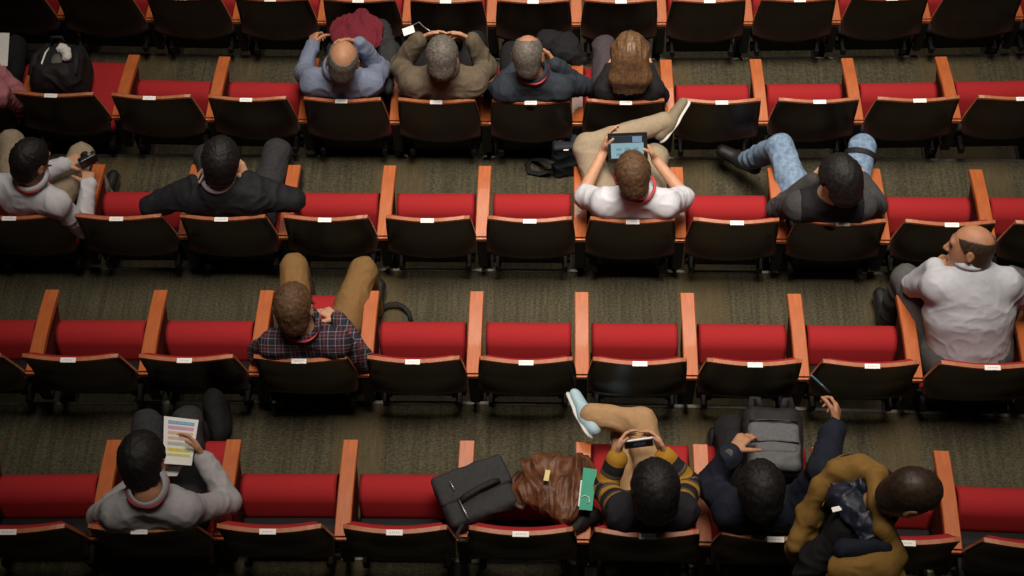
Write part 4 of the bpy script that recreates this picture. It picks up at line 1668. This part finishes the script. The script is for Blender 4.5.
# charcoal laptop bag lying over two tipped-up seats
def laptop_bag():
    poly = [(485, 458, .70), (506, 463, .70), (518, 510, .73), (466, 530, .76), (456, 527, .76), (435, 491, .72), (438, 481, .72)]
    pts = [at(4, *p) for p in poly]
    org = sum(pts) / len(pts)
    root = holder('laptop_bag', org, 'charcoal laptop bag lying across the bottom-row seats', 'bag')
    A = frame3(at(4, 437, 486, .72), at(4, 487, 458, .70), at(4, 462, 530, .76))

    def L(u, v, z):
        return at(4, u, v, z)
    ctr = L(476, 494, .70)
    ux = unit(L(500, 478, .7) - L(450, 497, .7))
    uy = unit(L(464, 468, .7) - L(488, 522, .7))
    nz = unit(np.cross(ux, uy))
    uy = np.cross(nz, ux)
    A = np.stack([ux, uy, nz])
    bm = bmesh.new()
    P = [box(ctr, A, (.165, .130, .045), .030)]
    solid('bag_body', P, .007, 'nylon_charcoal', root, org, folds(.008, 7, 3))
    ft = ctr + nz * .044
    P = [box(ctr + uy * .055 + nz * .020, A, (.172, .078, .034), .020)]
    solid('flap', P, .007, 'nylon_charcoal', root, org, folds(.006, 7, 8))
    bm = bmesh.new()
    hp = [ctr + ux * a + uy * b + nz * h - org for a, b, h in
          ((-.09, -.03, .056), (-.05, -.022, .075), (.02, -.012, .082), (.09, -.004, .075), (.115, -.002, .055))]
    add_tube(bm, hp, .014, 8, flat=.5)
    from_bm('handle', bm, 'nylon_black', root, smooth=True)
    for a in ((449.5, 481, 454.5, 490), (459, 500, 468, 518)):
        bm = bmesh.new()
        q0, q1 = L(a[0], a[1], .765), L(a[2], a[3], .770)
        add_tube(bm, [q0 - org, (q0 + q1) / 2 - org + nz * .002, q1 - org], .0035, 6)
        from_bm('zip', bm, 'metal_zip', root, smooth=True)
    bm = bmesh.new()
    add_tube(bm, [L(u, v, z) - org for u, v, z in ((444, 493, .74), (436, 490, .72), (434.5, 484, .72), (438, 479, .735), (446, 480, .745))], .011, 8, flat=.4)
    from_bm('side_strap', bm, 'nylon_black', root, smooth=True)
    bm = bmesh.new()
    add_tube(bm, [L(u, v, z) - org for u, v, z in ((463, 524, .76), (457, 534, .76), (460, 541, .74), (468, 540, .74), (470, 531, .76))], .009, 8, flat=.5)
    st = from_bm('end_strap', bm, 'nylon_black', root, smooth=True)
    bm = bmesh.new()
    add_box(bm, L(469, 535, .765) - org, (.010, .030, .006), Matrix.Rotation(.2, 3, 'Z'))
    from_bm('buckle', bm, 'metal_zip', st, bevel=.001)


laptop_bag()


# brown leather bag, green folder
def leather_bag():
    org = at(4, 550, 490, .70)
    root = holder('leather_bag', org, 'creased brown leather bag lying on a bottom-row seat', 'bag')

    def L(u, v, z):
        return at(4, u, v, z)
    nzv = vec(0, 0, 1)
    P = [con(L(535, 471, .68), L(578, 468, .68), .065, .060, .05, (nzv, .8)), con(L(526, 491, .69), L(574, 490, .70), .06, .075, .06, (nzv, .9)),
         con(L(534, 494, .70), L(570, 510, .70), .055, .055, .06, (nzv, .9)), con(L(556, 507, .70), L(568, 516, .70), .045, .032, .04)]
    solid('bag_body', P, .0065, 'leather_brown', root, org, folds(.026, 13, 6, (1.0, .45, 1)))
    bm = bmesh.new()
    add_tube(bm, [L(u, v, z) - org for u, v, z in ((583, 459, .72), (585, 474, .755), (582, 492, .765), (574, 510, .755), (566, 522, .73))], .011, 8)
    e = from_bm('rim', bm, 'leather_brown', root, smooth=True)
    bm = bmesh.new()
    add_tube(bm, [L(u, v, z) - org for u, v, z in ((520, 472, .70), (513, 480, .70), (513, 495, .71), (517, 506, .72), (524, 508, .73))], .014, 8, flat=.6)
    from_bm('handle', bm, 'leather_dark', root, smooth=True)
    c = [L(545.5, 469.5, .792), L(550.5, 470.2, .792), L(548.5, 481, .805), L(543.5, 480.5, .805)]
    sheet('tag', c, .004, 'tag_yellow', root, org)
    t = solid('dark_pouch', [con(L(572, 526, .67), L(590, 516, .66), .035, .035, .03), con(L(583, 514, .66), L(594, 517, .64), .035, .03, .03)], .007,
              'nylon_black', root, org, folds(.012, 12, 3))
    c = [L(583.5, 467.5, .775), L(597, 469.5, .765), L(592, 510.5, .77), L(579, 509.5, .78)]
    o = sum(c) / 4
    f = holder('document_folder', o, 'green document folder slipped beside the brown leather bag', 'folder')
    sheet('cover', c, .006, 'folder_green', f, o)
    sheet('inner_paper', subquad(c, -.10, .12, .30, .92, -.003), .0015, 'paper_white', f, o)
    bm = bmesh.new()
    add_tube(bm, [lerp4(c, a, b) + vec(0, 0, .004) - o for a, b in ((.05, .72), (.35, .66), (.65, .70), (.75, .80), (.55, .84))], .002, 6)
    from_bm('cord', bm, 'paper_white', f, smooth=True)


leather_bag()

# phone of the person in stripes
c = [at(4, 624, 442, .95), at(4, 653.5, 438, .95), at(4, 654, 445.5, .90), at(4, 624.5, 449, .90)]
o = sum(c) / 4
root = holder('phone', o, 'black phone held sideways by the person in stripes', 'phone')
sheet('case', c, .009, 'device_white', root, o)
sc = sheet('screen', subquad(c, .03, .97, .10, 1.0, .001), .001, 'gloss_black', root, o)
sheet('screen_picture', subquad(c, .30, .72, .3, .75, .002), .001, 'screen_dark', sc, o)


# backpack on the lap, pen, watch
def lap_backpack():
    org = at(4, 770, 449, .66)
    root = holder('backpack', org, 'grey and black backpack on the lap of the person in navy', 'backpack')
    ux = unit(at(4, 801, 442, .7) - at(4, 741, 440, .7))
    uy = unit(vec(-ux[1], ux[0], .12))
    A = np.stack([ux, uy, np.cross(ux, uy)])
    up = A[2]
    P = [box(org + up * .06, A, (.135, .165, .085), .05)]
    solid('bag_body', P, .008, 'nylon_black', root, org, folds(.008, 8, 2))
    P = [box(org + up * .135 - uy * .035, A, (.118, .110, .030), .028), box(org + up * .15 - uy * .10, A, (.112, .050, .034), .028, .02)]
    solid('front_panel', P, .007, 'nylon_grey', root, org, folds(.006, 9, 5))
    P = [box(org + up * .172 - uy * .060, A, (.100, .022, .018), .014)]
    solid('pocket_flap', P, .006, 'nylon_grey', root, org)
    for b, nm in ((.078, 'zip'), (-.030, 'zip')):
        bm = bmesh.new()
        add_tube(bm, [ux * a + uy * (b + .012 * math.cos(a * 12)) + up * (.150 if b > 0 else .170) for a in (-.11, -.07, -.03, .03, .07, .11)], .004, 6)
        from_bm(nm, bm, 'gloss_black', root, smooth=True)
    for s in (-1, 1):
        bm = bmesh.new()
        add_tube(bm, [ux * s * .05 + uy * .16 + up * .10, ux * s * .065 + uy * .205 + up * .11, ux * s * .085 + uy * .215 + up * .09, ux * s * .10 + uy * .15 + up * .07], .018, 8, flat=.5)
        from_bm('shoulder_strap', bm, 'nylon_black', root, smooth=True)


lap_backpack()
p0, p1 = at(4, 811, 375, 1.30), at(4, 827.5, 390.5, 1.22)
bm = bmesh.new()
n = unit(p1 - p0)
add_tube(bm, [p0 - p0, n * .012, (p1 - p0) * .5, (p1 - p0) + n * .015], [.0015, .0045, .0048, .0045], 10)
root = holder('pen', p0, 'slim blue-black pen in the raised hand of the person in navy', 'pen')
from_bm('barrel', bm, 'pen_blue', root, smooth=True)
bm = bmesh.new()
add_tube(bm, [(p1 - p0) * .62 + vec(0, 0, .006), (p1 - p0) * .98 + vec(0, 0, .006)], .0018, 6)
from_bm('clip', bm, 'metal_zip', root, smooth=True)


def watch(label, key):
    arms, legs, org, root, _ = ALL_HANDS[label]
    s0, el, wr, hd, side, pn, cu = arms[key]
    d = unit(wr - el)
    e1 = unit(np.cross(d, (0, 0, 1)))
    e2 = np.cross(e1, d)
    if e2[2] < 0:
        e2 = -e2
    bm = bmesh.new()
    add_tube(bm, [wr - d * .012 - org, wr + d * .010 - org], .034, 18, cap=True)
    w = from_bm('watch_strap', bm, 'gloss_black', root, smooth=False)
    bm = bmesh.new()
    add_tube(bm, [wr + e2 * .030 - org, wr + e2 * .040 - org], .019, 18)
    from_bm('watch_face', bm, 'metal_zip', w)


watch('person in a navy coat reaching out with a pen, a grey backpack on the lap', 'L')


# strap round the right knee of the jeans
def knee_strap():
    arms, legs, org, root, _ = ALL_HANDS['person with black hair in a black vest over grey sleeves, blue jeans spread wide']
    hp, kn, an, td = legs['r']
    d = unit(kn - hp)
    c = kn - d * .055
    e1 = unit(np.cross(d, (0, 0, 1)))
    e2 = np.cross(e1, d)
    bm = bmesh.new()
    R = [[c + (e1 * math.cos(a) + e2 * math.sin(a)) * r_ + d * h - org for r_, h in ((.066, -.015), (.091, -.015), (.091, .015), (.066, .015))]
         for a in [2 * math.pi * k / 28 for k in range(28)]]
    add_grid(bm, R, closed_u=True, closed_v=True)
    from_bm('knee_strap', bm, 'nylon_black', root, smooth=False)


knee_strap()
